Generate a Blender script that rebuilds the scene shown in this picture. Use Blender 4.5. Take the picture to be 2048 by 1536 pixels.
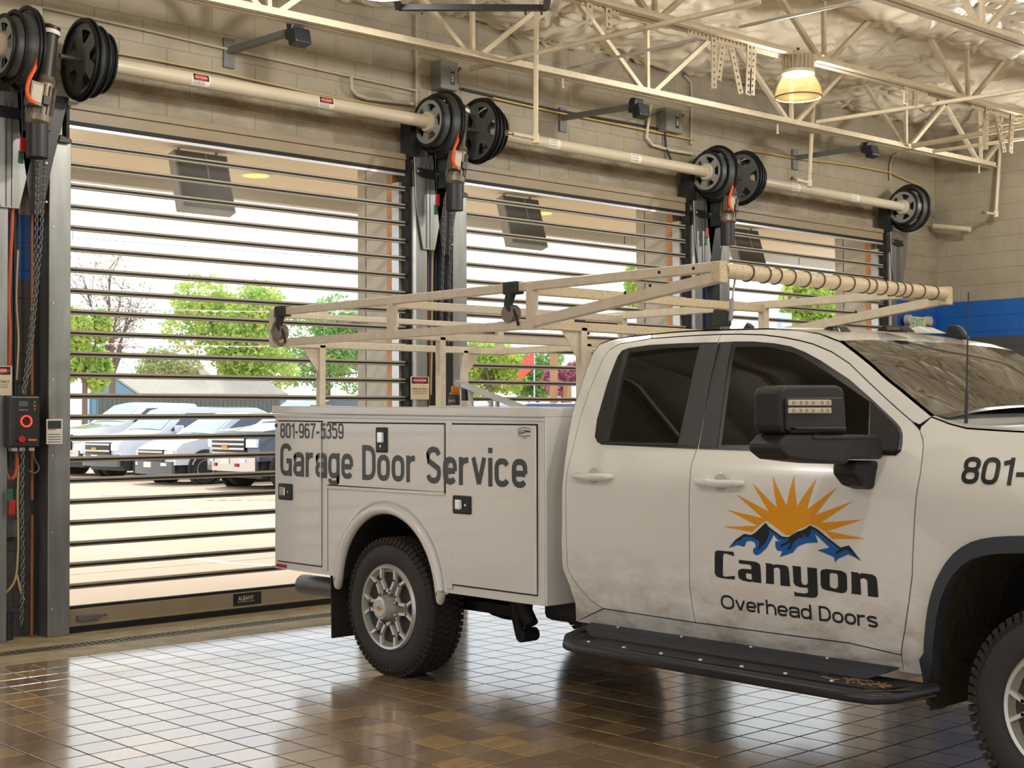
import bpy, bmesh, math, random
import numpy as np
from mathutils import Vector, Matrix
random.seed(7); rng = np.random.default_rng(7)
SC = bpy.context.scene
for o in list(bpy.data.objects): bpy.data.objects.remove(o)
C = SC.collection
PI = math.pi

# ------------------------------------------------------------------ camera
# X runs along the door wall (to the right), Y runs towards the door wall, Z is up; metres
FPX, YAW, PITCH, ROLL, EYE = 2813.87, 0.74741, 0.02211, -0.00362, 1.58
_f = Vector((math.sin(YAW)*math.cos(PITCH), math.cos(YAW)*math.cos(PITCH), math.sin(PITCH)))
_r0 = Vector((math.cos(YAW), -math.sin(YAW), 0)); _u0 = _r0.cross(_f)
_r = _r0*math.cos(ROLL)+_u0*math.sin(ROLL); _u = -_r0*math.sin(ROLL)+_u0*math.cos(ROLL)
EYEP = Vector((0, 0, EYE))
cam_d = bpy.data.cameras.new('camera'); cam_d.sensor_width = 36; cam_d.lens = FPX/2048*36
cam_d.clip_start = 0.1; cam_d.clip_end = 600
cam = bpy.data.objects.new('camera', cam_d); C.objects.link(cam)
cam.matrix_world = Matrix(((_r.x, _u.x, -_f.x, 0), (_r.y, _u.y, -_f.y, 0), (_r.z, _u.z, -_f.z, EYE), (0, 0, 0, 1)))
SC.camera = cam

# ------------------------------------------------------------------ world, sun, exposure
SC.view_settings.view_transform = 'Standard'; SC.view_settings.look = 'None'
SC.view_settings.gamma = 1.0; SC.view_settings.use_curve_mapping = False
SC.view_settings.exposure = 0.4
SC.cycles.use_denoising = True
SC.cycles.max_bounces = 7; SC.cycles.diffuse_bounces = 4; SC.cycles.glossy_bounces = 3; SC.cycles.use_adaptive_sampling = True; SC.cycles.adaptive_threshold = .05
SC.cycles.transparent_max_bounces = 16; SC.cycles.sample_clamp_indirect = 8.0
SC.cycles.caustics_reflective = False; SC.cycles.caustics_refractive = False
W = bpy.data.worlds.new('sky'); SC.world = W; W.use_nodes = True
nt = W.node_tree; nt.nodes.clear()
wo = nt.nodes.new('ShaderNodeOutputWorld'); bg = nt.nodes.new('ShaderNodeBackground')
tc = nt.nodes.new('ShaderNodeTexCoord'); nz = nt.nodes.new('ShaderNodeTexNoise'); cr = nt.nodes.new('ShaderNodeValToRGB')
nz.inputs['Scale'].default_value = 2.5; nz.inputs['Detail'].default_value = 6
cr.color_ramp.elements[0].color = (0.80, 0.88, 1.0, 1); cr.color_ramp.elements[1].color = (1, 1, 1, 1)
cr.color_ramp.elements[0].position = 0.35; cr.color_ramp.elements[1].position = 0.6
nt.links.new(tc.outputs['Generated'], nz.inputs['Vector']); nt.links.new(nz.outputs['Fac'], cr.inputs['Fac'])
nt.links.new(cr.outputs['Color'], bg.inputs['Color']); nt.links.new(bg.outputs['Background'], wo.inputs['Surface'])
bg.inputs['Strength'].default_value = 1.5
sun_d = bpy.data.lights.new('sun', 'SUN'); sun_d.energy = 2.2; sun_d.angle = math.radians(3); sun_d.color = (1.0, 0.95, 0.86)
sun = bpy.data.objects.new('sun', sun_d); C.objects.link(sun)
sun.rotation_euler = (math.radians(-30), math.radians(24), 0)
LAMP_W = 100.0

# ------------------------------------------------------------------ pixel -> world on a known plane (the photo is 2048 x 1536)
def ray(px, py): return _f + _r*((px-1024)/FPX) - _u*((py-768)/FPX)
def PX(px, py, X): d = ray(px, py); return EYEP + d*(X/d.x)
def PY(px, py, Y): d = ray(px, py); return EYEP + d*(Y/d.y)
def PZ(px, py, Z): d = ray(px, py); return EYEP + d*((Z-EYE)/d.z)

# ------------------------------------------------------------------ materials
def S(r, g, b):
    f = lambda c: (c/255/12.92 if c/255 <= .04045 else ((c/255+.055)/1.055)**2.4)
    return (f(r), f(g), f(b), 1)
MATS = {}
def mat(name, col, rough=.5, metal=0., var=0., vscale=8., bump=0., bscale=60., col2=None, spec=.5, coat=0., emit=None, estr=0., stretch=None):
    if name in MATS: return MATS[name]
    m = bpy.data.materials.new(name); m.use_nodes = True; t = m.node_tree; b = t.nodes['Principled BSDF']
    b.inputs['Base Color'].default_value = col; b.inputs['Roughness'].default_value = rough; b.inputs['Metallic'].default_value = metal
    b.inputs['Specular IOR Level'].default_value = spec; b.inputs['Coat Weight'].default_value = coat
    b.inputs['Coat Roughness'].default_value = .06
    if emit is not None: b.inputs['Emission Color'].default_value = emit; b.inputs['Emission Strength'].default_value = estr
    if var > 0 or col2 or bump > 0:
        co = t.nodes.new('ShaderNodeTexCoord'); mp = t.nodes.new('ShaderNodeMapping'); t.links.new(co.outputs['Object'], mp.inputs['Vector'])
        if stretch: mp.inputs['Scale'].default_value = stretch
        if var > 0 or col2:
            n = t.nodes.new('ShaderNodeTexNoise'); n.inputs['Scale'].default_value = vscale; n.inputs['Detail'].default_value = 5
            t.links.new(mp.outputs[0], n.inputs['Vector'])
            r = t.nodes.new('ShaderNodeValToRGB'); r.color_ramp.elements[0].position = .35; r.color_ramp.elements[1].position = .68
            c2 = col2 or tuple(c*(1-var) for c in col[:3])+(1,)
            r.color_ramp.elements[0].color = c2; r.color_ramp.elements[1].color = col
            t.links.new(n.outputs['Fac'], r.inputs['Fac']); t.links.new(r.outputs['Color'], b.inputs['Base Color'])
        if bump > 0:
            n2 = t.nodes.new('ShaderNodeTexNoise'); n2.inputs['Scale'].default_value = bscale; n2.inputs['Detail'].default_value = 4
            bp = t.nodes.new('ShaderNodeBump'); bp.inputs['Strength'].default_value = bump; bp.inputs['Distance'].default_value = .01
            t.links.new(mp.outputs[0], n2.inputs['Vector']); t.links.new(n2.outputs['Fac'], bp.inputs['Height']); t.links.new(bp.outputs['Normal'], b.inputs['Normal'])
    MATS[name] = m; return m
def nodes_of(m): return m.node_tree, m.node_tree.nodes['Principled BSDF']

# ------------------------------------------------------------------ mesh builder
class MB:
    def __init__(s): s.v = []; s.f = []
    def add(s, vs, fs):
        n = len(s.v); s.v += [tuple(p) for p in vs]; s.f += [tuple(i+n for i in f) for f in fs]; return s
    def box(s, x0, x1, y0, y1, z0, z1):
        return s.add([(x0,y0,z0),(x1,y0,z0),(x1,y1,z0),(x0,y1,z0),(x0,y0,z1),(x1,y0,z1),(x1,y1,z1),(x0,y1,z1)],
                     [(0,3,2,1),(4,5,6,7),(0,1,5,4),(1,2,6,5),(2,3,7,6),(3,0,4,7)])
    def obox(s, c, a, b, d):           # centre and three half-axis vectors
        c, a, b, d = Vector(c), Vector(a), Vector(b), Vector(d)
        P = [c-a-b-d, c+a-b-d, c+a+b-d, c-a+b-d, c-a-b+d, c+a-b+d, c+a+b+d, c-a+b+d]
        return s.add(P, [(0,3,2,1),(4,5,6,7),(0,1,5,4),(1,2,6,5),(2,3,7,6),(3,0,4,7)])
    def bar(s, p, q, w, h, up=(0,0,1)):    # rectangular bar p->q, w across, h along up
        p, q = Vector(p), Vector(q); d = q-p; L = d.length; d.normalize(); u = Vector(up); side = d.cross(u)
        if side.length < 1e-5: side = Vector((1,0,0))
        side.normalize(); u = side.cross(d)
        return s.obox((p+q)/2, d*L/2, side*w/2, u*h/2)
    def tube(s, pts, r, n=10, cap=True):
        pts = [Vector(p) for p in pts]; rs = r if isinstance(r, (list, tuple)) else [r]*len(pts)
        d0 = (pts[1]-pts[0]).normalized(); ref = Vector((0,0,1)) if abs(d0.z) < .9 else Vector((1,0,0))
        side = d0.cross(ref).normalized(); base = len(s.v); m = len(pts)
        for i, p in enumerate(pts):
            if i == 0: d = pts[1]-pts[0]
            elif i == m-1: d = pts[-1]-pts[-2]
            else: d = (pts[i+1]-p).normalized()+(p-pts[i-1]).normalized()
            d.normalize(); side = (side-d*side.dot(d))
            if side.length < 1e-6: side = d.orthogonal()
            side.normalize(); up = d.cross(side)
            for k in range(n):
                a = 2*PI*k/n; s.v.append(tuple(p+(side*math.cos(a)+up*math.sin(a))*rs[i]))
        for i in range(m-1):
            for k in range(n):
                a = base+i*n+k; b = base+i*n+(k+1) % n; s.f.append((a, b, b+n, a+n))
        if cap: s.f.append(tuple(base+k for k in reversed(range(n)))); s.f.append(tuple(base+(m-1)*n+k for k in range(n)))
        return s
    def lathe(s, prof, o=(0,0,0), ax='x', n=32, closed=False, cap=True):   # prof: (along axis, radius)
        o = Vector(o); base = len(s.v); m = len(prof)
        for (h, r) in prof:
            for k in range(n):
                a = 2*PI*k/n; c, d = r*math.cos(a), r*math.sin(a)
                s.v.append(tuple(o+Vector({'x': (h, c, d), 'y': (d, h, c), 'z': (c, d, h)}[ax])))
        rr = range(m) if closed else range(m-1)
        for i in rr:
            j = (i+1) % m
            for k in range(n):
                k2 = (k+1) % n; s.f.append((base+i*n+k, base+i*n+k2, base+j*n+k2, base+j*n+k))
        if not closed and cap:
            if prof[0][1] > 1e-6: s.f.append(tuple(base+k for k in reversed(range(n))))
            if prof[-1][1] > 1e-6: s.f.append(tuple(base+(m-1)*n+k for k in range(n)))
        return s
    def prism(s, poly, vec):
        poly = [Vector(p) for p in poly]; vec = Vector(vec); n = len(poly)
        return s.add(poly+[p+vec for p in poly], [tuple(reversed(range(n))), tuple(range(n, 2*n))]+[(i, (i+1) % n, n+(i+1) % n, n+i) for i in range(n)])
    def build(s, name, m, parent=None, smooth=False, bev=0., seg=1, weld=False, angle=None, raw=False):
        me = bpy.data.meshes.new(name)
        off = wloc(parent) if parent else Vector((0,0,0))
        v = [(a-off.x, b-off.y, c-off.z) for a, b, c in s.v]
        if not parent and v and not raw:
            A = np.array(v); ctr = Vector(((A[:,0].min()+A[:,0].max())/2, (A[:,1].min()+A[:,1].max())/2, A[:,2].min()))
            v = [(a-ctr.x, b-ctr.y, c-ctr.z) for a, b, c in v]
        me.from_pydata(v, [], s.f)
        bm = bmesh.new(); bm.from_mesh(me)
        if weld: bmesh.ops.remove_doubles(bm, verts=bm.verts, dist=1e-5)
        bmesh.ops.recalc_face_normals(bm, faces=bm.faces)
        if bev > 0:
            es = [e for e in bm.edges if len(e.link_faces) == 2 and e.calc_face_angle() > .5]
            bmesh.ops.bevel(bm, geom=es, offset=bev, segments=seg, affect='EDGES', profile=.5)
        bm.to_mesh(me); bm.free()
        o = bpy.data.objects.new(name, me); C.objects.link(o)
        if m: me.materials.append(m)
        if smooth:
            me.polygons.foreach_set('use_smooth', [True]*len(me.polygons))
            try: me.set_sharp_from_angle(angle=angle or math.radians(38))
            except Exception: pass
        if parent: o.parent = parent
        elif s.v and not raw: o.location = ctr
        if raw: C.objects.unlink(o)
        return o
def wloc(o):
    L = Vector((0,0,0))
    while o: L = L+o.location; o = o.parent
    return L
def empty(name, loc=(0,0,0)):
    e = bpy.data.objects.new(name, None); e.empty_display_size = .1; C.objects.link(e); e.location = loc; return e
def tag(o, label=None, cat=None, group=None, kind=None):
    if label: o['label'] = label
    if cat: o['category'] = cat
    if group: o['group'] = group
    if kind: o['kind'] = kind
    return o
def thing(name, label, cat, loc=(0,0,0), group=None): return tag(empty(name, loc), label, cat, group)
def inst(src, loc, parent=None, name=None):
    o = src.copy(); C.objects.link(o); o.location = Vector(loc)-(wloc(parent) if parent else Vector()); o.parent = parent
    if name: o.name = name
    return o
def copy_tree(o, delta, parent=None):
    c = o.copy(); C.objects.link(c); c.parent = parent
    if parent is None: c.location = o.location+Vector(delta)
    for ch in list(o.children): copy_tree(ch, (0,0,0), c)
    return c
def cr(pts, n=6):      # smooth curve through points
    P = [Vector(p) for p in pts]; P = [P[0]*2-P[1]]+P+[P[-1]*2-P[-2]]; out = []
    for i in range(1, len(P)-2):
        for k in range(n):
            t = k/n; a, b, c, d = P[i-1], P[i], P[i+1], P[i+2]
            out.append(((b*2)+(c-a)*t+(a*2-b*5+c*4-d)*t*t+(b*3-a-c*3+d)*t**3)*.5)
    return out+[P[-2]]
def arc(c, r, a0, a1, n, ax='xz'):
    out = []
    for i in range(n+1):
        a = a0+(a1-a0)*i/n; u, w = r*math.cos(a), r*math.sin(a)
        out.append({'xz': (c[0]+u, c[1], c[2]+w), 'yz': (c[0], c[1]+u, c[2]+w), 'xy': (c[0]+u, c[1]+w, c[2])}[ax])
    return out
# flat print: 2D outlines (with holes) or text -> filled 2D mesh (list of verts, faces)
def fill2d(loops):
    cu = bpy.data.curves.new('tmp', 'CURVE'); cu.dimensions = '2D'; cu.fill_mode = 'BOTH'
    for L in loops:
        sp = cu.splines.new('POLY'); sp.points.add(len(L)-1); sp.use_cyclic_u = True
        for p, q in zip(sp.points, L): p.co = (q[0], q[1], 0, 1)
    return _tomesh(cu)
def _tomesh(cu):
    o = bpy.data.objects.new('tmp', cu); C.objects.link(o); dg = bpy.context.evaluated_depsgraph_get(); dg.update()
    me = bpy.data.meshes.new_from_object(o.evaluated_get(dg)); vs = [tuple(v.co)[:2] for v in me.vertices]; fs = [tuple(p.vertices) for p in me.polygons]
    bpy.data.objects.remove(o); bpy.data.meshes.remove(me); (bpy.data.curves.remove(cu) if cu.users == 0 else None)
    return vs, fs
TXT = {}
def text2d(s, bold=0.):            # scaled so that capital height = 1 and width = real ratio; returns verts, faces, width
    if (s, bold) in TXT: return TXT[(s, bold)]
    cu = bpy.data.curves.new('tmp', 'FONT'); cu.body = s; cu.size = 1; cu.offset = bold; cu.resolution_u = 4
    vs, fs = _tomesh(cu)
    cu2 = bpy.data.curves.new('tmp', 'FONT'); cu2.body = 'H'; cu2.size = 1; h = max(v[1] for v in _tomesh(cu2)[0])
    x0 = min(v[0] for v in vs); x1 = max(v[0] for v in vs)
    out = ([((v[0]-x0)/h, v[1]/h) for v in vs], fs, (x1-x0)/h); TXT[(s, bold)] = out; return out
def put2d(vs, fs, o, ux, uy, mb=None):  # place 2D mesh at o with axes ux, uy
    mb = mb or MB(); o, ux, uy = Vector(o), Vector(ux), Vector(uy)
    return mb.add([o+ux*v[0]+uy*v[1] for v in vs], fs)
def put_text(s, o, right, up, width, height, bold=0., mb=None):   # baseline-left corner, unit axes, size in metres
    vs, fs, w = text2d(s, bold); return put2d(vs, fs, o, Vector(right)*(width/w), Vector(up)*height, mb)
# ------------------------------------------------------------------ condensed grotesque lettering drawn as strokes
def _el(cx, cy, rx, ry, a0, a1, n=9):
    out = []
    for i in range(n+1):
        a = math.radians(a0+(a1-a0)*i/n); c, s = math.cos(a), math.sin(a)
        out.append((cx+rx*math.copysign(abs(c)**.82, c), cy+ry*math.copysign(abs(s)**.82, s)))
    return out
def glyph(ch, k, t):      # strokes of one letter; k width factor, t half stroke; capital height 1
    X = .74; W = .46*k; w = .42*k; D = -.22
    def top(x0, x1, y, r, a0=180, a1=0): return _el((x0+x1)/2, y-r, (x1-x0)/2, r, a0, a1)
    def bot(x0, x1, y, r, a0=180, a1=360): return _el((x0+x1)/2, y+r, (x1-x0)/2, r, a0, a1)
    def loop(x0, x1, y0, y1): r = min((x1-x0)/2, (y1-y0)/2)*1.05; r = min(r, (y1-y0)/2); return [top(x0, x1, y1, r)+bot(x1, x0, y0, r)+[(x0, y1-r)]]
    l, R, Rw = t, W-t, w-t; r = (R-l)/2; rw = (Rw-l)/2; hi = 1-t; xh = X-t; ry = min(rw, .25)
    G = {
     'G': (W, [top(R, l, hi, r, 160, 0)+bot(l, R, t, r)+[(R, .46), (W*.54, .46)], [(R, .46), (R, 0)]]),
     'D': (W, [[(l, 0), (l, 1)], [(l, hi), (W*.4, hi)]+_el(W*.4, hi-r*1.2, R-W*.4, r*1.2, 90, 0)+_el(W*.4, t+r*1.2, R-W*.4, r*1.2, 0, -90)+[(l, t)]]),
     'S': (W, [top(R, l, hi, r, 162, 0)+[(l, .70), (l+.03, .61), (W*.5, .51), (R-.03, .41), (R, .32)]+bot(R, l, t, r, 180, 342)]),
     'O': (W*1.25, loop(l, W*1.25-t, t, hi)),
     'a': (w, [[(l+.01, .575)]+top(l+.01, Rw, xh, .12)+[(Rw, 0)], [(Rw, .385), (w*.55, .385)]+_el(w*.5, .23, w*.5-l, .155, 90, 180)+_el(w*.5, .23, w*.5-l, .155, 180, 270)+[(w*.6, t), (Rw, .16)]]),
     'r': (w*.74, [[(l, 0), (l, X)], [(l, X-.30)]+_el(w*.74-t*.6, X-.30, w*.74-t*1.6, .30-t, 180, 90)]),
     'g': (w, loop(l, Rw, t, xh)+[[(Rw, X), (Rw, -.02)]+bot(Rw, l, D+t, .13)]),
     'e': (w, [[(l, .36), (Rw, .36)], [(Rw, .36)]+top(Rw, l, xh, ry)+bot(l, Rw, t, ry, 180, 328)]),
     'o': (w, loop(l, Rw, t, xh)),
     'c': (w, [top(Rw, l, xh, ry, 155, 0)+bot(l, Rw, t, ry, 180, 335)]),
     'v': (w, [[(t*.9, X), (w*.5, t*.6)], [(w-t*.9, X), (w*.5, t*.6)]]),
     'i': (2*t, [[(t, 0), (t, X)], [(t, .86), (t, 1)]]),
     'h': (w, [[(l, 0), (l, 1)], [(l, .40)]+top(l, Rw, xh, rw)+[(Rw, 0)]]),
     'd': (w, loop(l, Rw, t, xh)+[[(Rw, 0), (Rw, 1)]]),
     's': (w*.92, [top(w*.92-t, l, xh, .15, 158, 0)+[(l, .50), (l+.03, .43), (w*.46, .375), (w*.92-t-.03, .31), (w*.92-t, .24)]+bot(w*.92-t, l, t, .14, 180, 338)]),
     '0': (W, loop(l, R, t, hi)), '8': (W, loop(l+.01, R-.01, .52, hi)+loop(l, R, t, .52)),
     '1': (W*.62, [[(W*.62-t, 0), (W*.62-t, 1)], [(W*.62-t, .86), (t*.4, .78)]]),
     '-': (W*.62, [[(.02, .40), (W*.62-.02, .40)]]),
     '9': (W, loop(l, R, .40, hi)+[[(R, .70)]+bot(R, l, t, r, 180, 338)]), '6': (W, loop(l, R, t, .60)+[[(l, .30)]+top(l, R, hi, r, 180, 22)]),
     '7': (W, [[(0, hi), (W, hi)], [(R, hi), (W*.5, .5), (W*.36, 0)]]),
     '5': (W, [[(R, hi), (l, hi), (l-.0, .52)], top(l, R, .64, r, 148, 0)+bot(R, l, t, r, 180, 338)]),
     '3': (W, [top(l, R, hi, r, 160, 0)+_el(W*.45, .76, R-W*.45, .22, 0, -90)+[(W*.40, .52)], [(W*.40, .52)]+_el(W*.45, .30, R-W*.45, .22, 90, 0)+bot(R, l, t, r, 180, 338)]),
     ' ': (.20*k, [])}
    return G[ch]
def stroke_text(s, ratio, t=.085, gap=.085):     # ratio = total width / capital height
    k = 1.
    for _ in range(30):
        tw = sum(glyph(c, k, t)[0]+gap for c in s)-gap; k *= ratio/tw if k > .3 else 1
        if abs(tw-ratio) < 1e-3: break
    V, F, Lf = [], [], []; x = 0; ns = 0
    for c in s:
        w, ST = glyph(c, k, t)
        for P in ST:
            P = [Vector(p) for p in P]; P = [p for i, p in enumerate(P) if i == 0 or (p-P[i-1]).length > 1e-4]; n = len(P)
            if n < 2: continue
            closed = (P[0]-P[-1]).length < .02 and n > 6; base = len(V); ns += 1
            for i, p in enumerate(P):
                a = P[i-1] if i > 0 else (P[-2] if closed else p); b = P[i+1] if i < n-1 else (P[1] if closed else p)
                d1 = (p-a).normalized() if (p-a).length else (b-p).normalized(); d2 = (b-p).normalized() if (b-p).length else d1
                m = (Vector((-d1.y, d1.x))+Vector((-d2.y, d2.x))); m = m.normalized() if m.length > 1e-3 else Vector((-d1.y, d1.x)); q = t/max(.45, m.dot(Vector((-d1.y, d1.x))))
                V += [(x+(p+m*q).x, (p+m*q).y), (x+(p-m*q).x, (p-m*q).y)]; Lf += [(ns % 4)*.0003]*2
            for i in range(n-1): F.append((base+2*i, base+2*i+1, base+2*i+3, base+2*i+2))
        x += w+gap
    return V, F, Lf
# ================================================================== THE ROOM
XL, XR, YF, YB = -5.0, 16.9, -7.0, 9.90        # inner faces
DX = [0.775, 4.59, 8.405, 12.22]; DW = 3.17     # door openings
YC = 9.752                                      # curtain plane
LINTEL = 3.90
def zroof(x): return 5.20+0.014*(x-9.0)
ALU = mat('galvanised_steel', S(150,152,150), .42, .75, var=.25, vscale=3, stretch=(6,6,.6))
ALUL = mat('bright_aluminium', S(200,202,204), .35, .6)
BLACK = mat('black_painted_steel', S(26,28,32), .45)
RUBBER = mat('black_rubber', S(20,19,19), .65)
TAUPE = mat('taupe_door_panel', S(150,136,112), .45, var=.08)
DARKGREY = mat('dark_grey_metal', S(52,56,58), .45, .3)
CREAM = mat('cream_painted_steel', S(218,206,180), .5, var=.12, vscale=14)

# floor: slab with grout colour, tiles on it, concrete strip along the doors
TS = .20745; TX0, TY0 = 3.87248-.0+0*TS, 6.62191     # one measured tile corner
TEDGE = 8.765
def tile_mat():
    m = bpy.data.materials.new('quarry_tile'); m.use_nodes = True; t, b = nodes_of(m)
    oi = t.nodes.new('ShaderNodeObjectInfo'); ge = t.nodes.new('ShaderNodeNewGeometry')
    # each tile has its own tone: cell noise on the tile grid in world space
    mp = t.nodes.new('ShaderNodeMapping'); mp.inputs['Location'].default_value = (-TX0/TS, -TY0/TS, 0); mp.inputs['Scale'].default_value = (1/TS, 1/TS, 0)
    wn = t.nodes.new('ShaderNodeTexWhiteNoise'); fl = t.nodes.new('ShaderNodeVectorMath'); fl.operation = 'FLOOR'
    t.links.new(ge.outputs['Position'], mp.inputs['Vector']); t.links.new(mp.outputs[0], fl.inputs[0]); t.links.new(fl.outputs[0], wn.inputs['Vector'])
    r = t.nodes.new('ShaderNodeValToRGB'); e = r.color_ramp.elements
    e[0].color = S(146,124,102); e[1].color = S(200,166,118)
    for p, c in ((.35, S(162,138,110)), (.7, S(174,150,118)), (.9, S(192,162,120))): x = e.new(p); x.color = c
    t.links.new(wn.outputs['Value'], r.inputs['Fac'])
    n = t.nodes.new('ShaderNodeTexNoise'); n.inputs['Scale'].default_value = 7; n.inputs['Detail'].default_value = 7
    m2 = t.nodes.new('ShaderNodeMapping'); m2.inputs['Scale'].default_value = (.55, 6, 1); t.links.new(ge.outputs['Position'], m2.inputs['Vector']); t.links.new(m2.outputs[0], n.inputs['Vector'])
    mx = t.nodes.new('ShaderNodeMix'); mx.data_type = 'RGBA'; mx.blend_type = 'MULTIPLY'; mx.inputs[0].default_value = .4
    r2 = t.nodes.new('ShaderNodeValToRGB'); r2.color_ramp.elements[0].color = (.45,.43,.4,1); r2.color_ramp.elements[0].position = .3; r2.color_ramp.elements[1].position = .65
    t.links.new(n.outputs['Fac'], r2.inputs['Fac']); t.links.new(r.outputs['Color'], mx.inputs[6]); t.links.new(r2.outputs['Color'], mx.inputs[7])
    t.links.new(mx.outputs[2], b.inputs['Base Color'])
    rr = t.nodes.new('ShaderNodeMapRange'); rr.inputs[3].default_value = .13; rr.inputs[4].default_value = .26
    t.links.new(n.outputs['Fac'], rr.inputs[0]); t.links.new(rr.outputs[0], b.inputs['Roughness'])
    b.inputs['Specular IOR Level'].default_value = 1.; b.inputs['Coat Weight'].default_value = .9; b.inputs['Coat IOR'].default_value = 1.65; b.inputs['Coat Roughness'].default_value = .13
    bp = t.nodes.new('ShaderNodeBump'); bp.inputs['Strength'].default_value = .012; bp.inputs['Distance'].default_value = .01
    n3 = t.nodes.new('ShaderNodeTexNoise'); n3.inputs['Scale'].default_value = 6; t.links.new(ge.outputs['Position'], n3.inputs['Vector'])
    t.links.new(n3.outputs['Fac'], bp.inputs['Height']); t.links.new(bp.outputs[0], b.inputs['Normal'])
    return m
TILE = tile_mat()
GROUT = mat('dark_grout', S(44,40,38), .7, var=.3, vscale=30)
CONC = mat('worn_concrete', S(176,160,124), .65, var=.35, vscale=9, bump=.25, bscale=40, stretch=(.5,1,1))
floor = MB().box(XL, XR, YF, TEDGE, -.12, -.004).build('floor', GROUT); tag(floor, kind='structure')
g = .0048
tm = MB().box(g, TS-g, g, TS-g, -.006, 0).build('tile', TILE, bev=.0012, raw=True)
tiles = []
i0, i1 = int((XL-TX0)/TS)+1, int((XR-TX0)/TS)-1; j1 = int((TEDGE-TY0)/TS); j0 = int((-3-TY0)/TS)
def proj(p):
    d = Vector(p)-EYEP; z = d.dot(_f); return (1024+FPX*d.dot(_r)/z, 768-FPX*d.dot(_u)/z, z) if z > .2 else (-1e6, -1e6, z)
rest = MB(); cand = []
for i in range(i0, i1):
    for j in range(j0, j1):
        x, y = TX0+i*TS, TY0+j*TS; u, w, z = proj((x+TS/2, y+TS/2, 0))
        vis = -40 < u < 2090 and 0 < w < 1570
        hid = (5.9 < x < 7.3 and 3 < y < 7.6) or (u > 1830 and w < 1560) # under the truck
        cand.append((0 if vis and not hid else 1, z, x, y))
cand.sort()
for k, (v, z, x, y) in enumerate(cand):
    if k < 300: o = inst(tm, (x, y, 0), floor, 'tile')
    else: rest.box(x+g, x+TS-g, y+g, y+TS-g, -.006, 0)
jl = TY0+j1*TS
for i in range(i0, i1): rest.box(TX0+i*TS+g, TX0+(i+1)*TS-g, jl+g, TEDGE-.002, -.006, 0)
tag(rest.build('tile_field', TILE, floor), kind='stuff')
strip = MB().box(XL, XR, TEDGE, 9.13, -.12, .0).box(XL, XR, 9.29, YB, -.12, .0).box(XL, XR, 9.13, 9.29, -.12, -.05).build('floor_strip', CONC); tag(strip, kind='structure')
IRON = mat('cast_iron', S(120,112,92), .5, .3, var=.3, vscale=20)
grate = tag(empty('drain_grate', (3.6, 9.21, -.004)), 'slotted trench drain grate along the doors', 'drain')
gb = MB().box(2.5, XR-.3, 9.13, 9.15, -.05, .003).box(2.5, XR-.3, 9.27, 9.29, -.05, .003).build('grate_frame', IRON, grate)
slot = MB().box(0, .022, 0, .12, -.02, .002).build('grate_bar', IRON, raw=True)
for k in range(230): inst(slot, (3.0+k*.045, 9.15, 0), grate, 'grate_bar')
more = MB()
for k in range(80): more.box(13.35+k*.045, 13.372+k*.045, 9.15, 9.27, -.02, .002)
tag(more.build('far_grate_bars', IRON, grate), kind='stuff')

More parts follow.
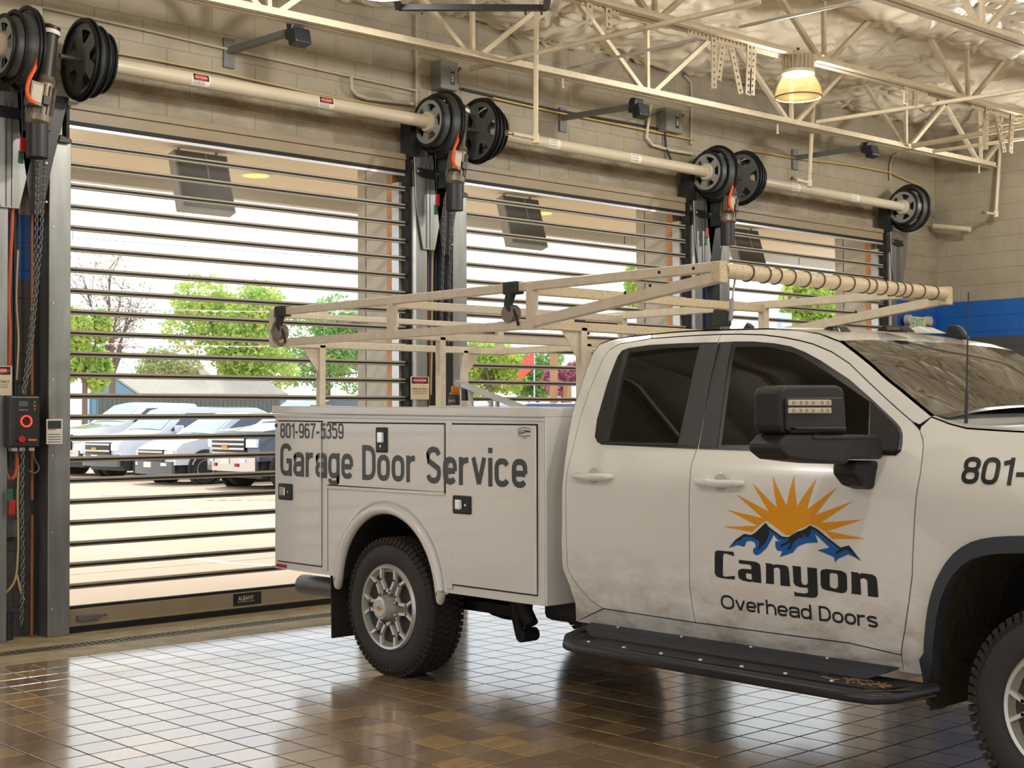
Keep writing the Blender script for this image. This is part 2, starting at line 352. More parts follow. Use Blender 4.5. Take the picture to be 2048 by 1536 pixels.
# block walls: mortar core and single painted blocks, colour bands by height
def wall_mat(name, mul=1., dirt=False, outer=False):
    m = bpy.data.materials.new(name); m.use_nodes = True; t, b = nodes_of(m)
    ge = t.nodes.new('ShaderNodeNewGeometry'); sx = t.nodes.new('ShaderNodeSeparateXYZ'); t.links.new(ge.outputs['Position'], sx.inputs[0])
    r = t.nodes.new('ShaderNodeValToRGB'); r.color_ramp.interpolation = 'CONSTANT'; e = r.color_ramp.elements
    mr = t.nodes.new('ShaderNodeMapRange'); mr.inputs[1].default_value = 0; mr.inputs[2].default_value = 6; t.links.new(sx.outputs['Z'], mr.inputs[0])
    k = lambda c: tuple(x*mul for x in c[:3])+(1,)
    e[0].color = k(S(74,76,80)); e[0].position = 0
    e[1].color = k(S(16,92,176)); e[1].position = 2.575/6
    x = e.new(3.025/6); x.color = k(S(160,152,133))
    t.links.new(mr.outputs[0], r.inputs['Fac']); out = r.outputs['Color']
    n = t.nodes.new('ShaderNodeTexNoise'); n.inputs['Scale'].default_value = 3.5; n.inputs['Detail'].default_value = 8; t.links.new(ge.outputs['Position'], n.inputs['Vector'])
    mx = t.nodes.new('ShaderNodeMix'); mx.data_type = 'RGBA'; mx.blend_type = 'MULTIPLY'; mx.inputs[0].default_value = .25
    rr = t.nodes.new('ShaderNodeValToRGB'); rr.color_ramp.elements[0].color = (.6,.57,.5,1); rr.color_ramp.elements[0].position = .35; rr.color_ramp.elements[1].position = .6
    t.links.new(n.outputs['Fac'], rr.inputs['Fac']); t.links.new(out, mx.inputs[6]); t.links.new(rr.outputs['Color'], mx.inputs[7]); out = mx.outputs[2]
    if dirt:   # grease and rust stains on the two courses over the doors
        n2 = t.nodes.new('ShaderNodeTexNoise'); n2.inputs['Scale'].default_value = 5; n2.inputs['Detail'].default_value = 9; n2.inputs['Roughness'].default_value = .65
        mp = t.nodes.new('ShaderNodeMapping'); mp.inputs['Scale'].default_value = (.55,1,1.6); t.links.new(ge.outputs['Position'], mp.inputs['Vector']); t.links.new(mp.outputs[0], n2.inputs['Vector'])
        band = t.nodes.new('ShaderNodeValToRGB'); be = band.color_ramp.elements; be[0].position = 3.86/6; be[0].color = (.25,.25,.25,1); be[1].position = 4.5/6; be[1].color = (0,0,0,1)
        for p, c in ((4.05/6, .4), (4.18/6, .8), (4.27/6, .4), (4.36/6, .08)): q = be.new(p); q.color = (c,c,c,1)
        t.links.new(mr.outputs[0], band.inputs['Fac'])
        th = t.nodes.new('ShaderNodeMapRange'); th.inputs[1].default_value = .40; th.inputs[2].default_value = .62; t.links.new(n2.outputs['Fac'], th.inputs[0])
        mu = t.nodes.new('ShaderNodeMath'); mu.operation = 'MULTIPLY'; t.links.new(band.outputs['Color'], mu.inputs[0]); t.links.new(th.outputs[0], mu.inputs[1])
        st = t.nodes.new('ShaderNodeValToRGB'); st.color_ramp.elements[0].color = S(74,66,52); st.color_ramp.elements[1].color = S(112,78,40)
        n3 = t.nodes.new('ShaderNodeTexNoise'); n3.inputs['Scale'].default_value = 2.3; t.links.new(ge.outputs['Position'], n3.inputs['Vector']); t.links.new(n3.outputs['Fac'], st.inputs['Fac'])
        st.color_ramp.elements[0].position = .45; st.color_ramp.elements[1].position = .65
        mx2 = t.nodes.new('ShaderNodeMix'); mx2.data_type = 'RGBA'; t.links.new(mu.outputs[0], mx2.inputs[0]); t.links.new(out, mx2.inputs[6]); t.links.new(st.outputs['Color'], mx2.inputs[7]); out = mx2.outputs[2]
    if outer:   # unpainted render on the reveals and outside
        gt = t.nodes.new('ShaderNodeMath'); gt.operation = 'GREATER_THAN'; gt.inputs[1].default_value = YB+.012; t.links.new(sx.outputs['Y'], gt.inputs[0])
        mx3 = t.nodes.new('ShaderNodeMix'); mx3.data_type = 'RGBA'; t.links.new(gt.outputs[0], mx3.inputs[0]); t.links.new(out, mx3.inputs[6]); mx3.inputs[7].default_value = S(192,188,176); out = mx3.outputs[2]
    t.links.new(out, b.inputs['Base Color']); b.inputs['Roughness'].default_value = .55
    n4 = t.nodes.new('ShaderNodeTexNoise'); n4.inputs['Scale'].default_value = 70; t.links.new(ge.outputs['Position'], n4.inputs['Vector'])
    bp = t.nodes.new('ShaderNodeBump'); bp.inputs['Strength'].default_value = .25; bp.inputs['Distance'].default_value = .004; t.links.new(n4.outputs['Fac'], bp.inputs['Height']); t.links.new(bp.outputs[0], b.inputs['Normal'])
    return m
WALLP = wall_mat('painted_block', 1., True); WALLM = wall_mat('painted_mortar', .88, True, True); WALLR = wall_mat('painted_block_clean'); WALLRM = wall_mat('painted_mortar_clean', .88)
BL, BH = .4064, .2032
_bk = {}
def block(parent, axis, a0, a1, z0, z1, face, m_=None):       # axis 'x': wall faces -Y at y=face; axis 'y': wall faces -X at x=face
    L, H = round(a1-a0-.006, 3), round(z1-z0-.006, 3)
    if L < .02 or H < .02: return
    key = (axis, L, H); m_ = WALLP if axis == 'x' else WALLR
    if key not in _bk:
        mb = MB(); mb.box(-L/2, L/2, -.004, .02, -H/2, H/2) if axis == 'x' else mb.box(-.004, .02, -L/2, L/2, -H/2, H/2)
        _bk[key] = mb.build('block', m_, bev=.003, raw=True).data
    c = ((a0+a1)/2, face, (z0+z1)/2) if axis == 'x' else (face, (a0+a1)/2, (z0+z1)/2)
    o = bpy.data.objects.new('block', _bk[key]); C.objects.link(o); o.parent = parent; o.location = Vector(c)-wloc(parent)
def courses(parent, axis, a0, a1, z0, z1, face):
    k = int(z0/BH)
    while k*BH < z1-.01:
        za, zb = max(z0, k*BH), min(z1, (k+1)*BH); x = math.floor(a0/BL)*BL-(BL/2 if k % 2 else 0)
        while x < a1:
            xa, xb = max(a0, x), min(a1, x+BL)
            if xb-xa > .03: block(parent, axis, xa, xb, za, zb, face)
            x += BL
        k += 1
WT = .44
ZT = 5.75
wb = MB().box(XL, XR+.3, YB, YB+WT, LINTEL, ZT).build('wall_back', WALLM); tag(wb, kind='structure')
courses(wb, 'x', 2.9, XR, LINTEL, 5.35, YB)
piers = [(XL, DX[0])]+[(DX[i]+DW, DX[i+1]) for i in range(3)]+[(DX[3]+DW, XR+.3)]
for n, (a, b_) in enumerate(piers):
    w = MB().box(a, b_, YB, YB+WT, 0, LINTEL).build('wall_pier', WALLM); tag(w, kind='structure')
    if n > 0: courses(w, 'x', a, min(b_, XR), 0 if n < 4 else 1.2, LINTEL, YB)
wr = MB().box(XR, XR+.3, YF, YB+WT, 0, ZT).build('wall_right', WALLRM); tag(wr, kind='structure')
courses(wr, 'y', 7.0, YB, 1.2, 5.45, XR)
# the two walls behind the viewer: plain painted block, with unseen openings added to let in more daylight
wlm = MB(); prev = YF
for a in (-5.6, -1.2, 3.2):
    wlm.box(XL-.3, XL, prev, a, 0, ZT); wlm.box(XL-.3, XL, a, a+3.7, 3.9, ZT); prev = a+3.7
wlm.box(XL-.3, XL, prev, YB+WT, 0, ZT)
wl = wlm.build('wall_left', WALLR); tag(wl, kind='structure')
fm = MB(); prev = XL
for a in (-3.9, 0.775, 4.59, 8.405, 12.22):
    fm.box(prev, a, YF-.3, YF, 0, ZT); fm.box(a, a+DW, YF-.3, YF, 3.66, ZT); prev = a+DW
fm.box(prev, XR, YF-.3, YF, 0, ZT)
tag(fm.build('wall_front', WALLR), kind='structure')

# ceiling: sagging white vinyl-faced insulation held up by pins
INS = mat('insulation_facing', S(228,219,198), .42, var=.06, vscale=4, bump=.9, bscale=7)
def make_ceiling():
    x = np.concatenate([np.linspace(XL, 4.5, 30), np.arange(4.55, XR+.02, .035)]); y = np.concatenate([np.linspace(YF, 2.2, 25), np.arange(2.25, YB+.03, .035)])
    X, Y = np.meshgrid(x, y); Z = zroof(X)+.10
    batt = 1.22; ph = (Y-.35)/batt
    Z -= .07*np.abs(np.sin(PI*ph))**.7
    Z += .03*np.sin(3.1*X+1.3*np.sin(2.2*Y))+.022*np.sin(5.7*Y+2*np.sin(1.7*X))
    r = np.random.default_rng(3)
    for px in np.arange(4.6, XR, .62):
        for py in np.arange(2.4, YB, .61):
            ax, ay = px+r.uniform(-.12,.12), py+r.uniform(-.1,.1); d = np.hypot(X-ax, Y-ay); m = d < .6
            th = np.arctan2(Y-ay, X-ax)[m]; dm = d[m]; k = r.integers(7, 11); p0 = r.uniform(0, 6)
            Z[m] += .055*np.exp(-dm/.10)+.024*np.cos(k*th+p0+1.5*np.sin(2*th))*np.exp(-((dm-.17)/.15)**2)
    for _ in range(520):    # crease lines
        ax, ay, an, ln = r.uniform(4.6,XR), r.uniform(2.3,YB), r.uniform(-.9,.9), r.uniform(.15,.5)
        u = (X-ax)*math.cos(an)+(Y-ay)*math.sin(an); w = -(X-ax)*math.sin(an)+(Y-ay)*math.cos(an)
        Z -= r.uniform(.012,.03)*np.exp(-(u/ln)**2-(w/.03)**2)
    ny, nx = X.shape; v = np.stack([X, Y, Z], -1).reshape(-1, 3)
    idx = np.arange(nx*ny).reshape(ny, nx); f = np.stack([idx[:-1,:-1], idx[1:,:-1], idx[1:,1:], idx[:-1,1:]], -1).reshape(-1, 4)
    me = bpy.data.meshes.new('ceiling'); me.from_pydata(v.tolist(), [], f.tolist()); me.materials.append(INS)
    me.polygons.foreach_set('use_smooth', [True]*len(me.polygons))
    o = bpy.data.objects.new('ceiling', me); C.objects.link(o); tag(o, kind='structure')
    MB().box(XL-.3, XR+.3, YF-.3, YB+WT, ZT, ZT+.15).build('roof_deck', DARKGREY, o)
make_ceiling()
# ================================================================== ROLL-UP DOORS
PANE = bpy.data.materials.new('clear_polycarbonate'); PANE.use_nodes = True
_t = PANE.node_tree; _t.nodes.clear(); _o = _t.nodes.new('ShaderNodeOutputMaterial'); _tr = _t.nodes.new('ShaderNodeBsdfTransparent'); _gl = _t.nodes.new('ShaderNodeBsdfGlossy'); _mx = _t.nodes.new('ShaderNodeMixShader')
_tr.inputs['Color'].default_value = (.965,.975,.97,1); _gl.inputs['Roughness'].default_value = .22
_mx.inputs[0].default_value = .012; _t.links.new(_tr.outputs[0], _mx.inputs[1]); _t.links.new(_gl.outputs[0], _mx.inputs[2]); _t.links.new(_mx.outputs[0], _o.inputs['Surface'])
WOOD = mat('raw_pine', S(214,150,96), .6, var=.18, vscale=6, stretch=(14,14,.7))
SLATM = mat('slat_aluminium', S(176,168,152), .45, .15)
WHITEP = mat('white_label', S(225,222,212), .5)
REDP = mat('danger_red', S(170,30,34), .45)
INK = mat('black_ink', S(22,22,24), .5)
P0, PITCH_S = .186, .1545
slat_m = MB().box(0, DW, YC-.014, YC+.016, -.021, .021).build('slat', SLATM, bev=.004, raw=True)
seal_m = MB().box(0, DW, YC-.0175, YC-.010, -.009, .006).build('slat_seal', RUBBER, raw=True)
pane_m = MB().box(0, DW, YC-.002, YC+.002, -.0615, .0615).build('pane', PANE, raw=True)
def place(me_obj, loc, parent, name):
    o = me_obj.copy(); C.objects.link(o); o.parent = parent; o.location = Vector(loc)-wloc(parent); o.name = name; return o
for n, x0 in enumerate(DX):
    x1 = x0+DW; d = empty('door_%d' % (n+1), (x0+DW/2, YC, 0)); tag(d, kind='structure')
    for k in range(1, 23):
        z = P0+k*PITCH_S; s = place(slat_m, (x0, 0, z), d, 'slat'); place(seal_m, (x0, 0, z), s, 'slat_seal')
    for k in range(23): place(pane_m, (x0, 0, P0+(k+.5)*PITCH_S+.004), d, 'pane')
    bb = MB().box(x0, x1, YC-.03, YC+.03, .062, .176).box(x0, x1, YC-.034, YC+.034, .05, .066).build('bottom_bar', TAUPE, d, bev=.003)
    MB().box(x0, x1, YC-.02, YC+.02, .176, .198).build('top_seal', RUBBER, bb)
    MB().box(x0, x1, YC-.02, YC+.02, .0, .03).box(x0, x1, YC-.028, YC+.028, .028, .05).build('floor_seal', RUBBER, bb)
    if n in (1,):
        a, b = PY(153, 1246, YC-.035), PY(197, 1227, YC-.035)
        MB().box(a.x, b.x, YC-.06, YC-.03, .088, .128).tube([(b.x, YC-.045, .112), (b.x+.025, YC-.045, .114)], .009, 8).tube([(b.x+.025, YC-.045, .114), (b.x+.045, YC-.045, .116)], .004, 6).lathe([(b.x+.04, .001), (b.x+.045, .01), (b.x+.06, .01), (b.x+.065, .001)], (0, YC-.045, .116), 'x', 10).build('edge_sensor', mat('sensor_grey', S(96,96,94), .5), bb, bev=.004)
    if n > 0:
        a = PY(467, 1196, YC-.032); w = .255; xx = a.x if n == 1 else x0+1.55
        pl = MB().box(xx, xx+w, YC-.036, YC-.029, .073, .168).build('nameplate', INK, bb)
        t = put_text('ALBANY', (xx+.04, YC-.0372, .112), (1,0,0), (0,0,1), .145, .034)
        put_text('HIGH PERFORMANCE DOORS', (xx+.04, YC-.0372, .096), (1,0,0), (0,0,1), .15, .008, mb=t); t.build('lettering', WHITEP, bb)
    hd = MB().box(x0, x1, YC-.012, YC+.02, 3.752, 3.84).box(x0, x1, YC-.026, YC+.03, 3.842, 3.893).build('head_panel', TAUPE, d, bev=.003)
    MB().box(x0, x1, YC-.016, YC+.016, 3.722, 3.752).build('head_seal', RUBBER, hd)
    MB().box(x0, x1, YC-.010, YC+.018, 3.70, 3.722).build('head_rail', ALUL, hd)
    # timber and flashing in the reveal, and the black edge seals
    MB().box(x1-.03, x1, 9.905, 9.985, 0, LINTEL).build('reveal_timber', WOOD, d)
    MB().box(x1-.04, x1, 9.80, 9.90, 0, LINTEL-.25).build('reveal_flashing', ALUL, d)
    MB().box(x1-.012, x1+.012, YC-.055, YC+.04, .0, 3.86).build('edge_seal', RUBBER, d)
    MB().box(x0-.012, x0+.012, YC-.03, YC+.04, .0, 3.86).build('edge_seal', RUBBER, d)
    # guides: galvanised box columns either side
    for side in (0, 1):
        a, b = (x0-.166, x0) if side == 0 else (x1+.012, x1+.178)
        gd = MB().box(a, b, 9.667, YB-.006, 0, 3.60).build('guide_column', ALU, d, bev=.004)
        if side: MB().box(x1+.012, x1+.045, 9.660, 9.668, 0, 3.60).build('guide_lip', ALUL, gd)
        for z in (.2, .75, 1.3, 1.85, 2.4, 2.95, 3.45):
            MB().lathe([(9.660, .007), (9.667, .007)], (a+.03, 0, z), 'y', 8).build('bolt', ALUL, gd)
        # tapered head bracket that carries the barrel
        sg = -1 if side == 0 else 1; e = x0 if side == 0 else x1+.012; Yp = 9.655
        pts = [(e+sg*.0, 3.86), (e+sg*.40, 3.90), (e+sg*.37, 3.62), (e+sg*.235, 3.05), (e+sg*.10, 3.05), (e+sg*.02, 3.45)] if side else [(e-.03,3.90),(e-.42,3.90),(e-.40,3.6),(e-.31,3.02),(e-.225,3.02),(e-.165,3.35)]
        poly = [(p[0], Yp, p[1]) for p in pts]
        br = MB().prism(poly, (0, -.012, 0)).build('head_bracket', BLACK if side == 0 else ALU, d, bev=.003)
        if side:
            MB().box(e+.135, e+.141, Yp-.015, Yp-.012, 3.06, 3.8).box(e+.175, e+.181, Yp-.015, Yp-.012, 3.06, 3.8).build('bracket_fold', DARKGREY, br)
            h = MB().prism([(e+.02, Yp-.014, 3.77), (e+.285, Yp-.014, 3.76), (e+.29, Yp-.014, 3.70), (e+.24, Yp-.014, 3.685), (e+.08, Yp-.014, 3.685), (e+.02, Yp-.014, 3.72)], (0, -.012, 0)).build('bracket_latch', BLACK, br, bev=.006)
            for xx in (e+.035, e+.265): MB().lathe([(Yp-.032, .008), (Yp-.026, .012)], (xx, 0, 3.735), 'y', 8).build('bolt', ALUL, br)
            MB().box(e-.03, e+.07, YC-.09, 9.80, 3.86, 4.22).build('head_cover', BLACK, br)
        else:
            MB().prism([(e-.10, Yp-.008, 3.62), (e-.02, Yp-.008, 3.60), (e-.005, Yp-.008, 3.585), (e-.02, Yp-.008, 3.56), (e-.12, Yp-.008, 3.56)], (0, -.014, 0)).build('bracket_latch', BLACK, br, bev=.006)
            for z in (3.75, 3.4, 3.12): MB().lathe([(Yp-.02, .007), (Yp-.012, .009)], (e-.20, 0, z), 'y', 8).build('bolt', ALUL, br)

# ---- barrels: tube, grooved spiral drums, warning stickers
YA = 9.50; ZA = PY(852, 243, YA).z
RIMM = mat('drum_rim_rubber', S(18,20,24), .4); DRUM = mat('drum_casting', S(150,154,150), .4, .2, var=.15, vscale=6); DRUMD = mat('drum_groove', S(84,90,92), .38, .35)
TUBEM = mat('tube_paint', S(196,186,164), .38)
def drum(parent, xs, sg):     # small face at xs, growing along sg
    face = MB()
    # spoked face plate: ring, hub and five ribs
    R = .205
    loops = [[(R*math.cos(2*PI*k/48), R*math.sin(2*PI*k/48)) for k in range(48)]]
    for q in range(5):
        a0, a1 = 2*PI*q/5+.26, 2*PI*(q+1)/5-.26; L = []
        for k in range(9): a = a0+(a1-a0)*k/8; L.append((.158*math.cos(a), .158*math.sin(a)))
        for k in range(9): a = a1-.1-(a1-a0-.2)*k/8; L.append((.098*math.cos(a), .098*math.sin(a)))
        loops.append(L)
    vs, fs = fill2d(loops)
    for off in (0, sg*.02): put2d(vs, fs, (xs+off, YA, ZA), (0,1,0), (0,0,1), face)
    face.build('drum_face', DRUM, parent)
    steps = [(0, .205), (.07, .245), (.155, .285)]
    gm = MB()
    for i, (h, r) in enumerate(steps):
        h2 = steps[i+1][0] if i < 2 else .185
        gm.lathe([(xs+sg*h, r), (xs+sg*(h+.02), r-.02), (xs+sg*(h2), r-.012 if i == 2 else r+.012)], (0, YA, ZA), 'x', 48, cap=False)
        MB().lathe([(xs+sg*h+dx, r+dr) for dx, dr in ((-.011,0),(-.008,.012),(0,.017),(.008,.012),(.011,0),(.008,-.012),(-.008,-.012))], (0, YA, ZA), 'x', 56, closed=True).build('drum_rim', RIMM, parent, smooth=True)
    gm.build('drum_body', DRUMD, parent, smooth=True)
    # back disc with windows
    MB().lathe([(xs+sg*.185+dx, .277+dr) for dx, dr in ((-.011,0),(-.008,.012),(0,.017),(.008,.012),(.011,0),(.008,-.012),(-.008,-.012))], (0, YA, ZA), 'x', 56, closed=True).build('drum_rim', RIMM, parent, smooth=True)
    bk = MB(); R = .275; loops = [[(R*math.cos(2*PI*k/48), R*math.sin(2*PI*k/48)) for k in range(48)]]
    for q in range(5):
        a0, a1 = 2*PI*q/5+.3, 2*PI*(q+1)/5-.3
        loops.append([(.215*math.cos(a0+(a1-a0)*k/8), .215*math.sin(a0+(a1-a0)*k/8)) for k in range(9)]+[(.12*math.cos(a1-.12-(a1-a0-.24)*k/8), .12*math.sin(a1-.12-(a1-a0-.24)*k/8)) for k in range(9)])
    vs, fs = fill2d(loops); put2d(vs, fs, (xs+sg*.165, YA, ZA), (0,1,0), (0,0,1), bk); bk.build('drum_web', mat('drum_web_metal', S(112,114,110), .42, .25), parent)
    MB().lathe([(xs-.03, .085), (xs-.02, .088), (xs+.02, .088), (xs+.06, .06)] if sg > 0 else [(xs+.03, .085), (xs-.02, .088), (xs-.06, .06)], (0, YA, ZA), 'x', 24).build('drum_hub', TUBEM, parent, smooth=True)
def sticker(parent, x, y_img, word, w=.155, h=.115):
    R = .0565; mb = MB(); n = 8
    def pt(u, v): a = -.95+1.75*v; return Vector((x+u*w, YA-R*math.cos(a), ZA+R*math.sin(a)))
    def grid(u0, u1, v0, v1, lift):
        m = MB(); 
        for j in range(n+1):
            for u in (u0, u1):
                p = pt(u, v0+(v1-v0)*j/n); d = (p-Vector((p.x, YA, ZA))).normalized(); m.v.append(tuple(p+d*lift))
        for j in range(n): m.f.append((2*j, 2*j+1, 2*j+3, 2*j+2))
        return m
    st = grid(0, 1, 0, 1, .0008).build('warning_sticker', WHITEP, parent)
    def wrap(vs, fs, lift):
        m = MB()
        for u, v in vs:
            p = pt(u, v); d = (p-Vector((p.x, YA, ZA))).normalized(); m.v.append(tuple(p+d*lift))
        m.f = list(fs); return m
    if word:
        grid(.06, .94, .42, .95, .0012).build('sticker_band', INK, st)
        vs, fs = fill2d([[(.5+.4*math.cos(2*PI*k/28), .685+.22*math.sin(2*PI*k/28)) for k in range(28)]]); wrap(vs, fs, .0016).build('sticker_oval', REDP, st)
        vs, fs, tw = text2d('DANGER'); wrap([(.17+a/tw*.66, .60+b*.17) for a, b in vs], fs, .002).build('lettering', WHITEP, st)
        lines = ((.27, 'DO NOT OPERATE DOOR'), (.12, 'KEEP HANDS CLEAR'))
    else:
        lines = ((.70, 'DO NOT OPERATE'), (.45, 'OR OPEN DOOR'), (.2, 'BY HAND'))
    for v0, s in lines:
        vs, fs, tw = text2d(s); wrap([(.08+a/tw*.62, v0+b*.11) for a, b in vs], fs, .0018).build('lettering', INK, st)
BARREL = ['door barrel above the leftmost door, cut off by the left edge of the photo', 'door barrel with two red danger stickers above the big nearest door', 'door barrel above the middle door behind the truck rack', 'smallest door barrel, beside the blue-striped corner']
for n, x0 in enumerate(DX):
    t = thing('door_barrel', BARREL[n], 'roller barrel', (x0+DW/2, YA, ZA-.3), 'door barrels')
    MB().tube([(x0+.1, YA, ZA), (x0+DW+.08, YA, ZA)], .056, 24).build('barrel_tube', TUBEM, t, smooth=True)
    MB().tube([(x0-.17, YA, ZA), (x0+DW+.26, YA, ZA)], .018, 10).build('barrel_shaft', ALU, t, smooth=True)
    drum(t, x0+DW+.055, 1); drum(t, x0+.165, -1)
    if n == 1: sticker(t, PY(384, 160, YA-.05).x, 0, 1); sticker(t, PY(637, 205, YA-.05).x, 0, 1)
    elif n > 1:
        for px in ((1098, 1262) if n == 2 else (1584, 1703)): sticker(t, PY(px, 300, YA-.05).x, 0, 0)

# ---- gear motors at the left end of each door
MOT = mat('motor_casting', S(128,118,104), .45, .5, var=.35, vscale=12); MOTD = mat('motor_dark', S(60,58,56), .45, .4)
ORANGE = mat('orange_cable', S(226,92,34), .5)
def motor(x, label):
    t = thing('gear_motor', label, 'motor', (x, 9.42, 3.35), 'gear motors')
    top = Vector((x+.045, 9.40, ZA+.16)); mid = Vector((x+.0, 9.40, ZA-.22)); bot = Vector((x-.045, 9.40, ZA-.52)); d = (top-bot).normalized()
    MB().tube([mid+d*.02, top-d*.05], .062, 20).build('gear_housing', MOTD, t, smooth=True)
    MB().tube([top-d*.06, top-d*.005, top, top+d*.012], [.068,.07,.07,.045], 20).build('housing_cap', BLACK, t, smooth=True)
    MB().tube([top-d*.055, top-d*.025], .0715, 20).build('rating_label', WHITEP, t, smooth=True)
    MB().tube([mid-d*.03, mid-d*.01, mid+d*.025], [.07,.082,.07], 20).build('flange', MOT, t, smooth=True)
    MB().tube([bot+d*.03, mid-d*.03], [.082,.078], 20).build('motor_body', MOT, t, smooth=True)
    side = d.cross(Vector((0,1,0))).normalized()
    for k in range(14):
        a = 2*PI*k/14; o = (side*math.cos(a)+Vector((0,1,0))*math.sin(a))
        MB().bar(bot+d*.05+o*.083, mid-d*.05+o*.083, .006, .02, up=tuple(o)).build('cooling_fin', MOT, t)
    MB().tube([bot-d*.03, bot, bot+d*.04], [.06,.088,.09], 20).build('fan_cover', MOT, t, smooth=True)
    jb = bot+d*.17+side*.075+Vector((0,-.06,0)); MB().obox(jb, side*.05, Vector((0,1,0))*.04, d*.085).build('junction_box', MOT, t, bev=.006)
    MB().obox(jb+Vector((0,-.0415,0)), side*.036, Vector((0,.001,0)), d*.06).build('rating_plate', mat('worn_plate', S(168,160,146), .5, .3), t)
    MB().obox(bot+d*.14-side*.0+Vector((0,-.09,0)), side*.025, Vector((0,1,0))*.02, d*.03).build('cable_gland', BLACK, t)
    ox = x-4.26
    MB().tube(cr([PY(a_, b_, 9.27)+Vector((ox,0,0)) for a_, b_ in ((74,62),(83,78),(80,108),(70,136),(58,160),(54,182),(60,198),(70,206))], 5), .0135, 8).build('orange_cable', ORANGE, t, smooth=True)
    MB().tube([bot-d*.02, bot-d*.03+Vector((0,0,-.22))], .075, 16).build('chain_guard', BLACK, t, smooth=True)
    MB().box(x-.05, x+.10, 9.50, 9.64, ZA-.55, ZA+.22).build('mounting_plate', DARKGREY, t, bev=.004)
motor(4.26, 'gear motor with orange cable at top left, beside the nearest door')
motor(8.08, 'gear motor with orange cable between the nearest and the middle door')
motor(11.90, 'farthest visible gear motor, between the middle door and the last door')

# ---- hoist chains hanging from the motors
CHAIN = mat('chain_steel', S(120,122,118), .4, .7)
def chain(pts, name_label, link=.042):
    mb = MB(); k = 0
    for a, b in zip(pts[:-1], pts[1:]):
        a, b = Vector(a), Vector(b); L = (b-a).length; n = max(1, int(L/(link*.72))); d = (b-a).normalized()
        for i in range(n):
            c = a+d*(i+.5)*L/n; s = Vector((1,0,0)) if k % 2 else Vector((0,1,0)); s = (s-d*s.dot(d)).normalized(); k += 1
            P = [c+d*(link*.5*math.cos(q))+s*(link*.27*math.sin(q)) for q in [2*PI*j/8 for j in range(9)]]
            mb.tube(P, .0042, 5, cap=False)
    o = mb.build('hoist_chain', CHAIN, smooth=True); tag(o, name_label, 'chain', 'hoist chains')
def pc(L, Y): return [tuple(PY(a, b, Y)) for a, b in L]
chain(pc([(77,275),(73,470),(70,560),(62,660),(52,745),(46,788)], 9.60), 'hoist chain strand running down to the lit control box')
chain(pc([(90,270),(86,400),(82,480),(68,640),(58,740),(48,788)], 9.57), 'slanting hoist chain strand nearest the silver guide left of the big door')
chain(pc([(46,900),(44,1000),(46,1120),(43,1250)], 9.60), 'hoist chain hanging below the lit control box to the floor')
chain(pc([(889,395),(887,500),(884,600),(880,810)], 9.62), 'left chain strand on the pier between the nearest two doors')
chain(pc([(905,388),(901,500),(899,600),(896,690)], 9.62), 'right chain strand on the pier between the nearest two doors')
# ================================================================== OUTSIDE
def at(px, py, dep): return EYEP+ray(px, py)*dep
YO = YB+WT
PAVE = mat('sunlit_concrete', S(192,170,146), .8, var=.10, vscale=.35)
tag(MB().box(-60, 160, YB+.0, 170, -.3, -.02).box(-60, XL, -60, YB, -.3, -.02).box(XL, 160, -60, YF, -.3, -.02).build('ground', PAVE), kind='structure')
STUC = mat('exterior_stucco', S(196,192,182), .85, bump=.5, bscale=120, var=.08)
SOFF = mat('soffit_plaster', S(238,228,206), .8, var=.05)
for n, (a, b_) in enumerate(piers):
    tag(MB().box(a-.0, b_+.0, YO-.01, YO+.12, -.02, LINTEL).build('trim_%d' % (n+1), STUC), kind='structure')
can = MB().box(-8, 21, YO+.0, 12.45, LINTEL, LINTEL+.5).build('canopy', SOFF); tag(can, kind='structure')
MB().box(-8, 21, 12.40, 12.52, LINTEL-.10, LINTEL+.6).build('canopy_fascia', mat('fascia_grey', S(206,208,204), .6), can)
for k in range(7): MB().box(-6+k*3.815+.42, -6+k*3.815+.428, 12.395, 12.41, LINTEL-.10, LINTEL).build('fascia_joint', DARKGREY, can)
for k in range(5):
    x = 7.36+3.815*(k-1)
    cl = MB().lathe([(LINTEL-.012, .0), (LINTEL-.012, .15), (LINTEL+.001, .165)], (x, 11.55, 0), 'z', 28).build('soffit_light', mat('light_trim', S(230,226,214), .4), can)
    MB().lathe([(LINTEL-.016, .0), (LINTEL-.0155, .12), (LINTEL-.011, .125)], (x, 11.55, 0), 'z', 24).build('soffit_lens', mat('warm_lens', S(255,214,110), .4, emit=S(255,206,96), estr=1.0), cl)
SIGNB = mat('sign_back_grey', S(96,94,88), .6, var=.15, vscale=3); SIGNE = mat('sign_edge_grey', S(150,150,146), .5)
SLAB = ['grey sign box hung under the canopy outside the nearest door', 'grey sign box hung under the canopy outside the middle door', 'grey sign box hung under the canopy outside the last door']
for k in range(3):
    c = Vector((6.31+3.815*k, 10.76, 3.60)); ax = Vector((.265,0,0)); up = Vector((0,.075,.26)); nn = ax.cross(up).normalized()*.055
    t = thing('hanging_sign', SLAB[k], 'sign', (c.x, c.y, 3.3), 'sign boxes under the canopy')
    MB().obox(c, ax, up, nn).build('sign_case', SIGNE, t, bev=.006)
    MB().obox(c+nn*1.0, ax*.93, up*.95, nn*.04).build('sign_back', SIGNB, t)
    MB().obox(c+nn*1.1+up*.45+ax*.15, ax*.035, up*.52, nn*.08).build('conduit', SIGNE, t)
    MB().obox(c+nn*1.12-up*.1+ax*.15, ax*.06, up*.05, nn*.1).build('conduit_fitting', SIGNE, t)
    for s in (-.7, .7): MB().tube([c+up*.9+ax*s, Vector((c.x+ax.x*s, c.y+.08, LINTEL))], .012, 6).build('hanger', SIGNE, t)
